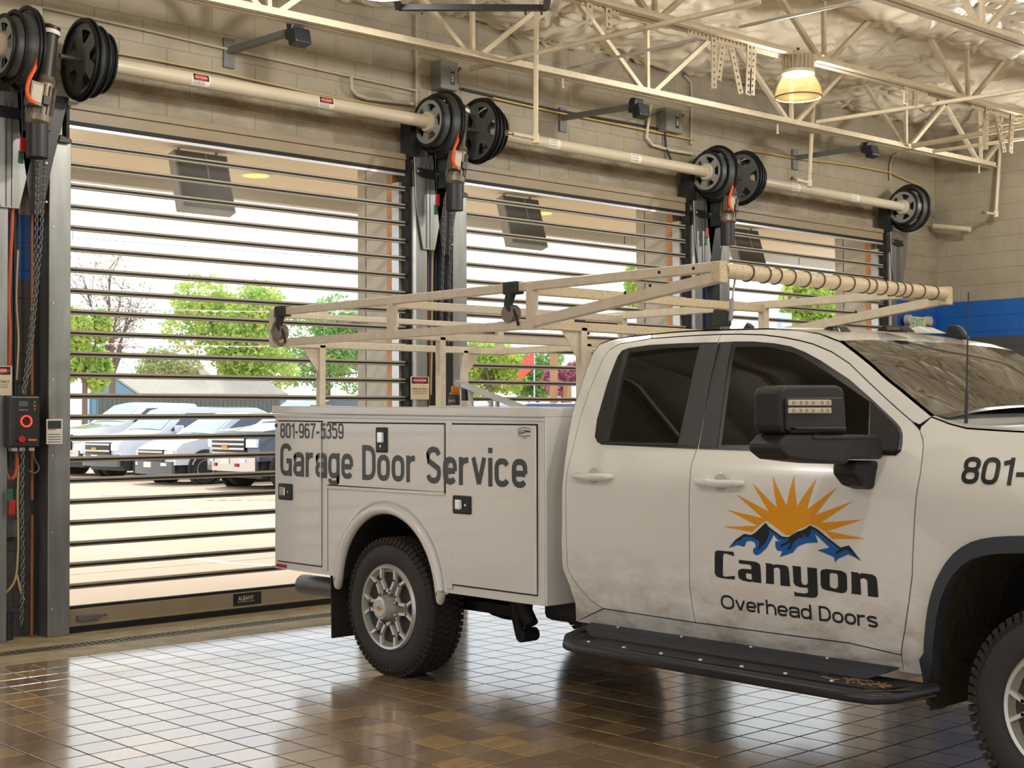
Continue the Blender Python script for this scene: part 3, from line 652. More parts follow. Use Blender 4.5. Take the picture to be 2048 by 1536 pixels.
# small round fixtures on the outside of the piers
for k, lb in ((0, 'round grey fixture outside on the pilaster right of the nearest door'), (1, 'round grey fixture outside on the pilaster right of the middle door')):
    p = Vector((DX[1+k]+DW-.07, YO+.10, 2.43)); MBx = MB().lathe([(-.07,.02),(-.06,.05),(-.02,.06),(.03,.06),(.04,.05)], p, 'x', 20)
    o = MBx.build('outdoor_fixture', mat('fixture_grey', S(120,124,128), .4, .3), smooth=True); tag(o, lb, 'fixture')

# lines and joints painted on the lot
PAINT = mat('white_road_paint', S(244,240,232), .7)
lot = empty('lot_marking', (12, 20, -.018)); tag(lot, kind='structure')
for (a, b) in (((131,1010),(340,1038)), ((190,1093),(470,1128)), ((470,1128),(546,1131)), ((340,1010),(545,1055))):
    p, q = PZ(*a, -.02), PZ(*b, -.02); MB().bar(p+Vector((0,0,.002)), q+Vector((0,0,.002)), .1, .004).build('painted_line', PAINT, lot)
for y in (13.5, 17.0, 21.5): MB().box(-10, 40, y, y+.03, -.0205, -.018).build('slab_joint', CONC, lot)

# ---- parked vehicles
GLASSC = mat('car_glass', S(150,186,190), .06, 0., spec=.8)
TYRE = mat('tyre_rubber', S(42,40,38), .75, bump=.2, bscale=200); CHROME = mat('chrome', S(216,218,220), .15, .95); GRILLE = mat('grille_black', S(40,42,44), .5)
HEADL = mat('headlamp', S(226,232,236), .1, spec=.9); BADGE = mat('gold_badge', S(206,150,50), .3, .4)
def car(px_front, Yc, kind, col, label, Xn=16.45, grille=True):
    # side profile (u back from the nose, z), half width by height
    P = {'suv': [(0,.55),(.02,.95),(.12,1.05),(1.15,1.16),(1.28,1.20),(1.95,1.74),(2.2,1.80),(4.3,1.80),(4.75,1.62),(4.95,1.1),(4.95,.5)],
         'cuv': [(0,.45),(.04,.82),(.2,.95),(1.05,1.10),(1.15,1.12),(1.9,1.60),(2.3,1.66),(3.7,1.62),(4.35,1.25),(4.55,1.0),(4.6,.45)],
         'pickup': [(0,.6),(.03,1.12),(.12,1.25),(1.25,1.36),(1.4,1.40),(2.05,1.9),(2.3,1.95),(3.7,1.93),(3.95,1.42),(5.8,1.40),(5.85,.65)]}[kind]
    W2 = {'suv': 1.0, 'cuv': .92, 'pickup': 1.03}[kind]; zb = 1.16 if kind == 'suv' else (1.1 if kind == 'cuv' else 1.38)
    t = thing('parked_car' if kind != 'pickup' else 'parked_pickup', label, 'car' if kind != 'pickup' else 'pickup truck', (Xn+2.4, Yc, -.02), 'vehicles in the lot')
    BODY = mat('car_paint_%d_%d_%d' % tuple(int(c*255) for c in col[:3]), col, .15, .1, coat=1.)
    zt = max(p[1] for p in P)
    def hw(z): return W2*(1 if z <= zb else 1-.22*((z-zb)/(zt-zb)))
    mb = MB(); nseg = 10; n = len(P)
    for (u, z) in P:
        crown = .03 if z > zb-.1 else 0; nose = .16 if u < .3 else .06
        for k in range(nseg+1):
            s = -1+2*k/nseg; mb.v.append((Xn+u+nose*s*s*(1 if u < 2.5 else -1)*(u < .3 or u > 4), Yc+s*hw(z), z+crown*(1-s*s)))
    for i in range(n-1):
        for k in range(nseg): a = i*(nseg+1)+k; mb.f.append((a, a+1, a+nseg+2, a+nseg+1))
    mb.f.append(tuple(i*(nseg+1) for i in range(n))); mb.f.append(tuple(i*(nseg+1)+nseg for i in reversed(range(n))))
    mb.f.append((0, nseg, (n-1)*(nseg+1)+nseg, (n-1)*(nseg+1)))
    mb.build('body', BODY, t, smooth=True, angle=.6, bev=.0)
    def onp(u):   # profile height
        for (a, za), (b, z2) in zip(P[:-1], P[1:]):
            if a <= u <= b and b > a: return za+(z2-za)*(u-a)/(b-a)
        return P[-1][1]
    # windscreen and side glass
    (ua, za), (ub, zb2) = (P[4], P[5]); q = []
    for (u, z, f) in ((ua+.06*(ub-ua), za+.06*(zb2-za), .93), (ub-.06*(ub-ua), zb2-.06*(zb2-za), .9)):
        q.append([(Xn+u-.012, Yc+s*hw(z)*f, z+.03*(1-s*s)+.012) for s in (-1,-.5,0,.5,1)])
    m = MB(); m.v = q[0]+q[1]; m.f = [(k, k+1, k+6, k+5) for k in range(4)]; m.build('windscreen', GLASSC, t, smooth=True)
    u1 = P[7][0] if kind != 'pickup' else P[7][0]-.1
    for s in (-1, 1):
        pts = [(P[4][0]+.25, zb+.05), (P[5][0]+.12, zt-.14), (u1-.1, zt-.14), (u1+.1 if kind != 'pickup' else u1, zb+.08)]
        MB().prism([(Xn+u, Yc+s*(hw(z)+.004), z) for u, z in pts], (0, s*.006, 0)).build('side_window', mat('car_side_glass', S(52,70,92), .08, spec=.8), t)
        um = (pts[0][0]+pts[3][0])/2; MB().bar((Xn+um, Yc+s*(hw(zb+.05)+.012), zb+.05), (Xn+um+.03, Yc+s*(hw(zt-.14)+.012), zt-.14), .07, .01, up=(0,1,0)).build('pillar', BODY, t)
        MB().obox((Xn+P[4][0]+.42, Yc+s*(W2+.14), zb+.1), (.09,0,0), (0,.11,0), (0,0,.09)).build('wing_mirror', GRILLE if kind == 'pickup' else BODY, t, bev=.03, seg=2)
        for uw in (.95, 3.9 if kind != 'pickup' else 4.6):
            R = .36 if kind != 'pickup' else .42
            MB().lathe([(-.13,R*.6),(-.13,R-.03),(-.10,R),(.10,R),(.13,R-.03),(.13,R*.6)], (Xn+uw, Yc+s*(W2-.12), R-.02), 'y', 28).build('tyre', TYRE, t, smooth=True)
            MB().lathe([(-.02,.0),(s*.11,.06),(s*.09,R*.35),(s*.14,R*.62),(0,R*.63)], (Xn+uw, Yc+s*(W2-.12), R-.02), 'y', 24).build('wheel', ALUL, t, smooth=True)
            MB().lathe([(s*(-.02), R+.09), (s*.0, R+.11), (s*.012, R+.09), (s*.012, R+.02), (s*(-.02), R+.02)], (Xn+uw, Yc+s*W2, R-.02), 'y', 28).build('arch', GRILLE, t, smooth=True)
    # face: grille, bars, lamps, bumper, plate
    zg = P[1][1]; zl = P[0][1]
    g0, g1 = zg-(.42 if kind == 'pickup' else .34), zg-.02
    gw = .66 if kind != 'cuv' else .58
    def fx(y): s = (y-Yc)/W2; return Xn+.16*s*s-.02
    def slab(name, m_, y0, y1, z0, z1, dx=.03, parent=t):
        L = [(fx(y0+(y1-y0)*k/6), y0+(y1-y0)*k/6) for k in range(7)]; b = MB()
        b.v = [(x-dx, y, z0) for x, y in L]+[(x-dx, y, z1) for x, y in L]+[(x+.05, y, z0) for x, y in L]+[(x+.05, y, z1) for x, y in L]
        for k in range(6): b.f += [(k, k+1, k+8, k+7), (k+7, k+8, k+22, k+21), (k+14, k+15, k+1, k)]
        b.f += [(0, 7, 21, 14), (6, 20, 27, 13)]
        return b.build(name, m_, parent)
    gr = slab('grille', GRILLE, Yc-gw, Yc+gw, g0, g1, .02)
    for k in range(4 if kind == 'pickup' else 2):
        zz = g0+(g1-g0)*(k+.7)/(4 if kind == 'pickup' else 2); slab('grille_bar', CHROME, Yc-gw, Yc+gw, zz-.022, zz+.022, .035, gr)
    slab('badge', BADGE, Yc-.12, Yc+.12, (g0+g1)/2-.035, (g0+g1)/2+.035, .05, gr)
    for s in (-1, 1):
        a, b = sorted((Yc+s*(gw+.04), Yc+s*(W2-.03))); slab('headlamp', HEADL, a, b, g1-.20, g1-.02, .015)
        slab('fog_lamp', HEADL, *sorted((Yc+s*.55, Yc+s*.72)), zl-.02, zl+.05, .05)
    slab('bumper', CHROME if kind == 'pickup' else mat('bumper_grey', S(98,102,106), .5), Yc-W2+.05, Yc+W2-.05, zl-.22, zl+.08, .03)
    slab('number_plate', WHITEP, Yc-.17, Yc+.17, zl-.06, zl+.07, .045)
    if kind == 'pickup':
        for s in (-1, 1): slab('tow_hook', REDP, *sorted((Yc+s*.38, Yc+s*.5)), zl-.12, zl-.05, .05)
    MB().box(Xn+.3, Xn+4.4, Yc-W2+.1, Yc+W2-.1, .22, .6).build('underbody', GRILLE, t)
car(0, 36.3, 'pickup', S(236,238,240), 'white pickup parked farthest left in the lot outside the nearest door', 16.9)
car(0, 33.2, 'suv', S(205,212,224), 'silver utility vehicle with gold badge in the lot, second from left')
car(0, 30.0, 'cuv', S(222,226,234), 'pale crossover parked in the lot between the silver one and the dark pickup', 16.2)
car(0, 26.9, 'pickup', S(70,84,100), 'dark slate pickup parked nearest the service truck tailgate', 16.4)
car(0, 23.6, 'pickup', S(238,240,242), 'white pickup outside, mostly hidden behind the service truck bed', 16.4)
car(0, 20.4, 'suv', S(40,66,120), 'blue utility vehicle outside, hidden behind the service truck bed', 16.4)
car(0, 39.5, 'cuv', S(50,84,170), 'blue car in the back row at the left guide of the nearest door', 20.0)
car(0, 37.0, 'suv', S(240,240,240), 'white roofed utility vehicle in the back row of the lot', 27.0)
car(0, 33.5, 'suv', S(226,214,206), 'beige roofed utility vehicle in the back row of the lot', 27.0)
car(0, 30.0, 'suv', S(236,238,242), 'white utility vehicle in the back row behind the dark pickup', 27.0)
car(0, 24.5, 'cuv', S(238,240,242), 'white car seen low through the middle door under the rack', 27.0)
# painted words on the paving in front of the row, worn
wm = MB()
for (px, py, wd) in ((195, 993, 1.6), (408, 1002, 1.7)):
    p = PZ(px, py, -.02)
    put_text('SERVICE', p+Vector((0,0,.003)), (.73,-.68,0), (.68,.73,0), wd, .35, mb=wm)
wm.build('worn_lettering', mat('worn_paint', S(150,140,130), .8), lot)

# ---- houses beyond the lot
ROOFM = mat('grey_shingle', S(176,170,160), .8, var=.1, vscale=3); BLUEW = mat('blue_siding', S(104,146,172), .7); FENCE = mat('dark_fence', S(96,104,104), .8, var=.15)
def house(apex, eave, ridge_end, dep, label, wallm, zg=-.02):
    A, E, R = at(*apex, dep), at(*eave, dep*.985), at(*ridge_end, dep*1.04)
    rd = (R-A); rd.z = 0; half = Vector((E.x-A.x, E.y-A.y, 0)); t = thing('house', label, 'house', (A.x, A.y, zg))
    drop = A.z-E.z; E2 = A-half; E2.z = A.z-drop
    g = [A, E, Vector((E.x, E.y, zg)), Vector((E2.x, E2.y, zg)), E2]
    MB().prism(g, rd).build('walls', wallm, t)
    up = Vector((0,0,.18))
    for e in (E, E2):
        o = (e-A)*.08; MB().prism([A+up*.4, e+o+up*.4, e+o+up*.4+Vector((0,0,.12)), A+up*.4+Vector((0,0,.12))], rd).build('roof', ROOFM, t)
    side = rd.normalized()
    for k in range(9): MB().bar(g[3]+(g[2]-g[3])*(k+.5)/9-side*.03, Vector((*(g[3]+(g[2]-g[3])*(k+.5)/9-side*.03).xy, E.z-.1)), .04, .04).build('batten', BLUEW, t)
    for k in (.3, .6):
        c = E+rd*k; MB().obox((c.x, c.y, (E.z+zg)/2), side*.6, half.normalized()*.05, (0,0,.5)).build('window', GLASSC, t)
house((226,757), (276,791), (520,759), 78, 'blue sided house with a wide grey roof beyond the parked cars', BLUEW)
house((405,738), (420,752), (330,742), 120, 'far grey house roof with a dark gable above the blue house', mat('dark_gable', S(104,96,96), .8))
house((512,737), (515,752), (440,739), 125, 'far pale house roof behind the big green tree', STUC)
p0, p1 = at(196, 800, 62), at(560, 800, 66)
t = thing('lot_fence', 'long dark board fence behind the parked cars', 'fence', (p0.x, p0.y, 0))
for k in range(40):
    a = p0+(p1-p0)*k/40; b = p0+(p1-p0)*(k+.93)/40; MB().prism([(a.x,a.y,0),(b.x,b.y,0),(b.x,b.y,2.5),(a.x,a.y,2.5)], (.1,.1,0)).build('fence_board', FENCE, t)
# white rendered screen wall beyond the last door, posts beyond the middle door
a, b = PY(1440, 600, 18.0), PY(1560, 600, 18.0)
t = thing('screen_wall', 'white rendered wall outside the last door, left of the green tree', 'wall', (a.x, 18.0, 0))
MB().box(a.x-3, b.x-.35, 17.8, 18.1, -.02, 3.6).build('wall_slab', mat('white_render', S(232,234,238), .7), t)
MB().box(b.x-.35, b.x, 17.7, 18.2, -.02, 3.7).build('wall_end_post', mat('pale_blue_post', S(206,222,238), .6), t)
for px, lb in ((1108, 'thin brown post outside the middle door, left of the pair'), (1135, 'thin brown post outside the middle door, right of the pair')):
    b = at(px, 835, 48); o = MB().box(b.x-.10, b.x+.10, b.y-.10, b.y+.10, -.02, 4.2 if px < 1120 else 2.6).box(b.x-.12, b.x+.12, b.y-.12, b.y+.12, -.02, .2).build('lot_post', mat('brown_post', S(170,130,96), .7)); tag(o, lb, 'post')

# ---- trees: trunk, limbs and a crown of separate leaves
def leafm(name, c1, c2):
    m = mat(name, c1, .6, col2=c2, vscale=1.2); t_, b_ = nodes_of(m); b_.inputs['Subsurface Weight'].default_value = 0
    tl = t_.nodes.new('ShaderNodeBsdfTranslucent'); mx = t_.nodes.new('ShaderNodeMixShader'); mx.inputs[0].default_value = .4; out = t_.nodes['Material Output']
    src = b_.inputs['Base Color'].links[0].from_socket; t_.links.new(src, tl.inputs['Color'])
    t_.links.new(b_.outputs[0], mx.inputs[1]); t_.links.new(tl.outputs[0], mx.inputs[2]); t_.links.new(mx.outputs[0], out.inputs['Surface']); return m
LG = leafm('leaf_lime', S(214,226,120), S(150,190,92)); LD = leafm('leaf_mid', S(176,208,122), S(116,164,104)); LR = leafm('leaf_plum', S(216,140,160), S(160,100,130)); LO = leafm('leaf_olive', S(196,198,140), S(140,154,106))
BARK = mat('bark', S(120,104,96), .9)
def tree(px, ptop, pbot, rpx, dep, n, m, label, size=.16, blobs=9, seed=1, bare=False, grp='trees beyond the lot'):
    n = int(n*1.5); r = np.random.default_rng(seed); c = at(px, (ptop+pbot)/2, dep); k = dep*ray(px, 800).length/FPX
    rx = rpx*k; rz = (pbot-ptop)/2*k; t = thing('tree', label, 'tree', (c.x, c.y, -.02), grp)
    base = Vector((c.x, c.y, -.02)); limbs = MB()
    fork = Vector((c.x, c.y, max(.6, c.z-rz*(.6 if not bare else .9)))); limbs.tube([base, fork], [.05*rx+.08, .035*rx+.06], 8)
    cents = []
    for b in range(blobs):
        a = r.uniform(0, 2*PI); q = math.sqrt(r.uniform(.05, 1)); h = r.uniform(-.75, .8)
        p = c+Vector((math.cos(a)*rx*.62*q, math.sin(a)*rx*.62*q, h*rz*.75)); cents.append((p, r.uniform(.32, .5)))
        mid = fork+(p-fork)*.5+Vector((r.uniform(-.2,.2), r.uniform(-.2,.2), r.uniform(0,.3)))
        limbs.tube([fork, mid, p], [.03*rx+.03, .018*rx+.02, .012], 6)
        for _ in range(5 if not bare else 14):
            e = p+Vector(r.normal(size=3))*rx*.22; limbs.tube([mid+(p-mid)*r.uniform(.2,1), e], [.022, .008], 5)
            if bare:
                for _ in range(3): limbs.tube([e, e+Vector(r.normal(size=3))*rx*.10+Vector((0,0,.1))], [.012, .005], 4)
    limbs.build('trunk', BARK, t, smooth=True)
    ci = r.integers(0, blobs, n); cc = np.array([list(p) for p, _ in cents])[ci]; rr = np.array([s for _, s in cents])[ci]
    d = r.normal(size=(n, 3)); d /= np.linalg.norm(d, axis=1)[:, None]; rad = r.uniform(.45, 1.05, n)**.6
    P = cc+d*(rad*rr)[:, None]*np.array([rx, rx, rz])
    P = P[P[:, 2] > .3]; n = len(P)
    a = r.normal(size=(n, 3)); a /= np.linalg.norm(a, axis=1)[:, None]; b = np.cross(a, r.normal(size=(n, 3))); b /= np.linalg.norm(b, axis=1)[:, None]
    s = (size*r.uniform(.6, 1.3, n))[:, None]
    V = np.stack([P-a*s, P-b*s*.5, P+a*s, P+b*s*.5], 1).reshape(-1, 3)-np.array(base)
    me = bpy.data.meshes.new('foliage'); me.from_pydata(V.tolist(), [], np.arange(4*n).reshape(-1, 4).tolist()); me.materials.append(m)
    o = bpy.data.objects.new('foliage', me); C.objects.link(o); o.parent = t; tag(o, kind='stuff')
tree(470, 548, 790, 135, 85, 9000, LG, 'big lime green tree behind the parked cars outside the nearest door', seed=2, blobs=14)
tree(655, 560, 800, 120, 112, 8000, LD, 'mid green tree outside, seen above the service truck bed', seed=3, blobs=12)
tree(170, 615, 800, 62, 52, 5000, LG, 'low green tree just outside beside the left guide', seed=4, size=.15)
tree(225, 480, 760, 110, 70, 420, LO, 'nearly bare branching tree on the left beyond the lot', seed=5, bare=True, size=.10, blobs=12)
tree(330, 690, 790, 80, 110, 2600, LO, 'distant olive tree above the blue house roof', seed=6)
tree(980, 668, 800, 80, 95, 5000, LG, 'lime green tree low outside the middle door', seed=7)
tree(1075, 690, 810, 60, 100, 3500, LD, 'darker green tree outside the middle door', seed=8)
tree(1125, 715, 800, 45, 85, 3200, LR, 'plum coloured tree outside the middle door', seed=9)
tree(1272, 520, 700, 34, 60, 3000, LG, 'green tree beside the right pilaster of the middle door', seed=10, size=.16)
tree(1650, 535, 760, 100, 62, 8000, LG, 'bright green tree outside the last door', seed=11, blobs=12)
tree(1190, 660, 800, 50, 90, 2500, LD, 'green tree behind the cab corner of the service truck', seed=12)
for px, dp, lb in ((66, 60, 'utility pole outside, hidden behind the left pier'), (868, 62, 'utility pole outside, hidden behind the pier between the nearest two doors')):
    b = at(px, 700, dp); o = MB().tube([(b.x, b.y, -.02), (b.x, b.y, 10.5)], [.16,.11], 10).bar((b.x-.8, b.y, 9.6), (b.x+.8, b.y, 9.6), .1, .12).build('utility_pole', BARK); tag(o, lb, 'pole')
# bunting strings, power lines and a flag
def line(pts, r, m, name, lb, cat, grp=None):
    o = MB().tube(pts, r, 5).build(name, m); tag(o, lb, cat, grp)
LB = mat('power_cable', S(120,150,170), .6)
line([at(66,468,60), at(300,487,60), at(560,507,61), at(868,524,62)], .012, LB, 'power_line', 'upper power line crossing the sky outside the nearest door', 'cable')
line([at(66,456,60), at(300,470,60), at(560,497,61), at(868,517,62)], .012, LB, 'power_line', 'lower power line crossing the sky outside the nearest door', 'cable')
for (ya, yb, lb) in ((612, 622, 'upper bunting string of small flags over the lot'), (684, 690, 'lower bunting string of small flags over the lot')):
    a, b = at(72, ya, 59.6), at(868, yb, 61.6); o = thing('bunting', lb, 'bunting', tuple(a), 'bunting strings')
    MB().tube([a, (a+b)/2-Vector((0,0,.12)), b], .012, 4).build('string', WHITEP, o)
    for k in range(36):
        p = a+(b-a)*(k+.5)/36-Vector((0,0,.12*(1-(abs(k-18)/18)**2))); MB().prism([p, p+(b-a)/36*.85, p+(b-a)/36*.42-Vector((0,0,.07))], (.01,.01,0)).build('pennant', (mat('pennant_red', S(226,150,140), .6), WHITEP, mat('pennant_blue', S(170,206,230), .6))[(k//2) % 3], o)
p = at(1050, 745, 55); t = thing('flag', 'small red and white flag hanging among the trees outside', 'flag', (p.x, p.y, -.02))
MB().tube([(p.x+.5, p.y, -.02), (p.x+.5, p.y, p.z+.9)], .03, 6).build('flag_pole', ALUL, t)
MB().prism([p+Vector((.5,0,.85)), p+Vector((-.1,0,.55)), p+Vector((-.45,0,-.35)), p+Vector((.05,0,-.1)), p+Vector((.5,0,.2))], (.02,.02,0)).build('flag_cloth', mat('flag_red', S(226,96,84), .7), t)
# ================================================================== ROOF JOISTS, LAMPS, PIPES
def joist(Y, z_at, nodes, label, x0, x1, ztop=.78):
    t = thing('roof_joist', label, 'roof truss', ((x0+x1)/2, Y, z_at(x0)-.02), 'roof joists')
    for s in (-1, 1):    # double-angle bottom chord
        a, b = Vector((x0, Y+s*.012, z_at(x0))), Vector((x1, Y+s*.012, z_at(x1)))
        MB().bar(a+Vector((0, s*.032, -.004)), b+Vector((0, s*.032, -.004)), .064, .008).bar(a+Vector((0, s*.004, .03)), b+Vector((0, s*.004, .03)), .008, .064).build('chord_angle', CREAM, t)
        a2, b2 = a+Vector((0,0,ztop)), b+Vector((0,0,ztop)); MB().bar(a2+Vector((0, s*.03, 0)), b2+Vector((0, s*.03, 0)), .06, .008).bar(a2+Vector((0, s*.004, -.03)), b2+Vector((0, s*.004, -.03)), .008, .06).build('top_chord_angle', CREAM, t)
    for i, x in enumerate(nodes):
        zb = z_at(x)+.03
        MB().bar((x, Y, zb), (x, Y, zb+ztop), .035, .035, up=(1,0,0)).build('web_vertical', CREAM, t)
        for s in (-1, 1): MB().bar((x+s*.07, Y, zb), (x+s*1.08, Y, zb+ztop), .042, .042, up=(0,1,0)).build('web_diagonal', CREAM, t)
    return t
Y1, Y2, Y3 = 8.857, 7.34, 5.82
def line_z(Y, a, b): 
    A, B = PY(*a, Y), PY(*b, Y); return lambda x: A.z+(B.z-A.z)*(x-A.x)/(B.x-A.x)
zc1 = line_z(Y1, (945, 116), (1960, 329)); zc2 = line_z(Y2, (1448, 76), (2040, 232))
n1 = [PY(945+50, 130, Y1).x-2.3, PY(945, 110, Y1).x, PY(1295, 185, Y1).x, PY(1583, 243, Y1).x, PY(1812, 290, Y1).x, PY(1962, 322, Y1).x]
joist(Y1, zc1, n1, 'roof joist nearest the door wall, running right across the top of the photo', 0.5, 16.55)
n2 = [PY(1648, 105, Y2).x-2.3*k for k in (2, 1)]+[PY(1648, 105, Y2).x, PY(1935, 180, Y2).x, PY(1935, 180, Y2).x+2.3]
joist(Y2, zc2, n2, 'roof joist carrying the hanging lamp, second from the door wall', 0.5, 16.55)
zc3 = lambda x: zc2(x)
joist(Y3, zc3, [1.5+2.3*k for k in range(6)], 'roof joist at the top right, third from the door wall', 0.5, 16.55)
# perforated slotted-angle hangers
def perf(p, q, w, up, name, parent, m=None, hole=.011, step=.05):
    p, q, up = Vector(p), Vector(q), Vector(up).normalized(); d = q-p; L = d.length; d.normalize(); up = (up-d*up.dot(d)).normalized(); n = max(1, int(L/step)); st = L/n; nrm = d.cross(up)*.0015
    mb = MB()
    for side in (0, 1):
        o = nrm if side else -nrm
        for i in range(n):
            c = p+d*(i+.5)*st+o; O = [c+d*(a*st/2)+up*(b*w/2) for a, b in ((-1,-1),(1,-1),(1,1),(-1,1))]; H = [c+d*(a*hole)+up*(b*hole) for a, b in ((-1,-1),(1,-1),(1,1),(-1,1))]
            mb.add(O+H, [(0,1,5,4),(1,2,6,5),(2,3,7,6),(3,0,4,7)])
    return mb.build(name, m or CREAM, parent)
def hanger(label, Y, top, legs, grp='slotted angle hangers'):
    a, b = PY(*top[0], Y), PY(*top[1], Y); t = thing('slotted_hanger', label, 'bracket', ((a.x+b.x)/2, Y, a.z), grp)
    perf(a, b, .075, (0,0,1), 'top_angle', t); perf(a+Vector((0,.03,.04)), b+Vector((0,.03,.04)), .06, (0,1,0), 'top_flange', t)
    for (p, q) in legs:
        P, Q = PY(*p, Y-.02), PY(*q, Y-.02); perf(P, Q, .07, (1,0,0), 'hanger_leg', t); perf(P+Vector((.035,.03,0)), Q+Vector((.035,.03,0)), .06, (0,1,0), 'leg_flange', t)
hanger('slotted steel hanger with four legs, left of the lamp', Y2, ((1376,62),(1556,108)), [((1428,75),(1428,176)), ((1463,96),(1482,187)), ((1446,90),(1437,160)), ((1500,88),(1496,190)), ((1508,90),(1504,190))])
hanger('small slotted steel hanger at the top edge, left of the big one', Y2, ((1163,0),(1238,24)), [((1180,6),(1178,48)), ((1218,16),(1218,56))])
hanger('small slotted steel hanger right of the lamp', Y2, ((1808,170),(1855,186)), [((1814,178),(1814,206)), ((1832,182),(1831,212))])
hanger('slotted steel hanger with long legs near the right edge', Y2, ((1942,208),(2050,240)), [((1975,214),(1973,298)), ((1994,230),(2010,304)), ((2026,225),(2022,306))])

# bridging, conduits and sprinkler drops
def pipe(pts, r, m, name, label, cat, grp=None, n=10):
    o = MB().tube(pts, r, n).build(name, m, smooth=True); return tag(o, label, cat, grp)
zp = zc1(8.3)-.06
GALV = mat('bright_conduit', S(205,208,208), .3, .7)
def crosspipe(p, q, Za, r, m, lb, name='cross_pipe', cat='pipe'):
    A, B = PZ(*p, Za), PZ(*q, Za); pipe([A, B], r, m, name, lb, cat, 'cross pipes')
crosspipe((941,138), (1520,2), zc1(8.3)+.02, .022, CREAM, 'long cream pipe crossing the joists at upper centre')
crosspipe((1136,137), (1400,76), zc1(9)+.12, .014, GALV, 'bright metal conduit between two joists at upper centre', 'conduit', 'conduit')
crosspipe((1478,54), (1720,2), zc2(9)+.20, .014, GALV, 'bright metal conduit at the top, above the lamp', 'conduit', 'conduit')
crosspipe((1634,244), (2060,178), zc1(12)+.0, .022, CREAM, 'cream pipe crossing below the joists right of the lamp')
crosspipe((1825,292), (2060,250), zc1(14)+.03, .03, CREAM, 'thick cream pipe at the right edge')
crosspipe((1866,303), (2060,275), zc1(14)-.05, .02, CREAM, 'thin cream pipe below the thick one at the right edge')
crosspipe((1955,255), (2060,240), zc1(14)+.1, .02, CREAM, 'short cream pipe end behind the right slotted hanger')
def drop(top, elbow, tip, Y, label):
    A, B, T = PY(*top, Y), PY(*elbow, Y), PY(*tip, Y)
    t = thing('sprinkler_drop', label, 'sprinkler pipe', (B.x, Y, B.z), 'sprinkler drops')
    MB().tube([A, B], .022, 12).build('drop_pipe', CREAM, t, smooth=True)
    MB().lathe([(-.045,.024),(-.04,.032),(.04,.032),(.045,.024)], B, 'z', 12).build('elbow', CREAM, t, smooth=True)
    MB().tube([B, T], .019, 10).build('arm_pipe', CREAM, t, smooth=True)
    d = (T-B).normalized(); MB().tube([T, T+d*.03, T+d*.05, T+d*.07, T+d*.075], [.012,.012,.02,.024,.004], 10).build('sprinkler_head', mat('brass', S(150,130,90), .4, .7), t, smooth=True)
drop((1073,-10), (1071,277), (1026,268), 8.45, 'sprinkler drop pipe left, in front of the middle door barrel')
drop((1627,200), (1618,366), (1592,359), 9.0, 'sprinkler drop pipe hanging below the lamp')
drop((2004,235), (1992,428), (1972,426), 8.9, 'sprinkler drop pipe at the right, in front of the block wall')
for k, (px, py) in enumerate(((1125,165), (1555,258), (1958,338))):
    p = PY(px, py, Y1+.02); o = MB().tube([p+Vector((0,0,.05)), p-Vector((0,0,.03))], .01, 8).lathe([(-.055,.001),(-.05,.014),(-.035,.016),(-.03,.006)], p, 'z', 10).build('pendent_sprinkler', CREAM, smooth=True)
    tag(o, ('left', 'middle', 'right')[k]+'most small sprinkler head under the nearest-wall joist'.replace('leftmost', 'left') if k != 1 else 'middle small sprinkler head under the nearest-wall joist', 'sprinkler', 'small sprinkler heads')

# high-bay lamps
ACRY = bpy.data.materials.new('prismatic_acrylic'); ACRY.use_nodes = True; _t, _b = nodes_of(ACRY)
_b.inputs['Base Color'].default_value = S(255,224,150); _b.inputs['Roughness'].default_value = .25
_tl = _t.nodes.new('ShaderNodeBsdfTranslucent'); _tl.inputs['Color'].default_value = S(255,214,120); _mx = _t.nodes.new('ShaderNodeMixShader'); _mx.inputs[0].default_value = .6
_tp = _t.nodes.new('ShaderNodeBsdfTransparent'); _m2 = _t.nodes.new('ShaderNodeMixShader'); _m2.inputs[0].default_value = .993
_t.links.new(_b.outputs[0], _mx.inputs[1]); _t.links.new(_tl.outputs[0], _mx.inputs[2]); _t.links.new(_mx.outputs[0], _m2.inputs[1]); _t.links.new(_tp.outputs[0], _m2.inputs[2]); _t.links.new(_m2.outputs[0], _t.nodes['Material Output'].inputs['Surface'])
BULB = mat('lamp_lens', S(255,240,200), .4, emit=S(255,232,180), estr=3.)
HOUS = mat('lamp_housing', S(214,204,182), .45)
lampc = PY(1597, 195, Y2-.02)
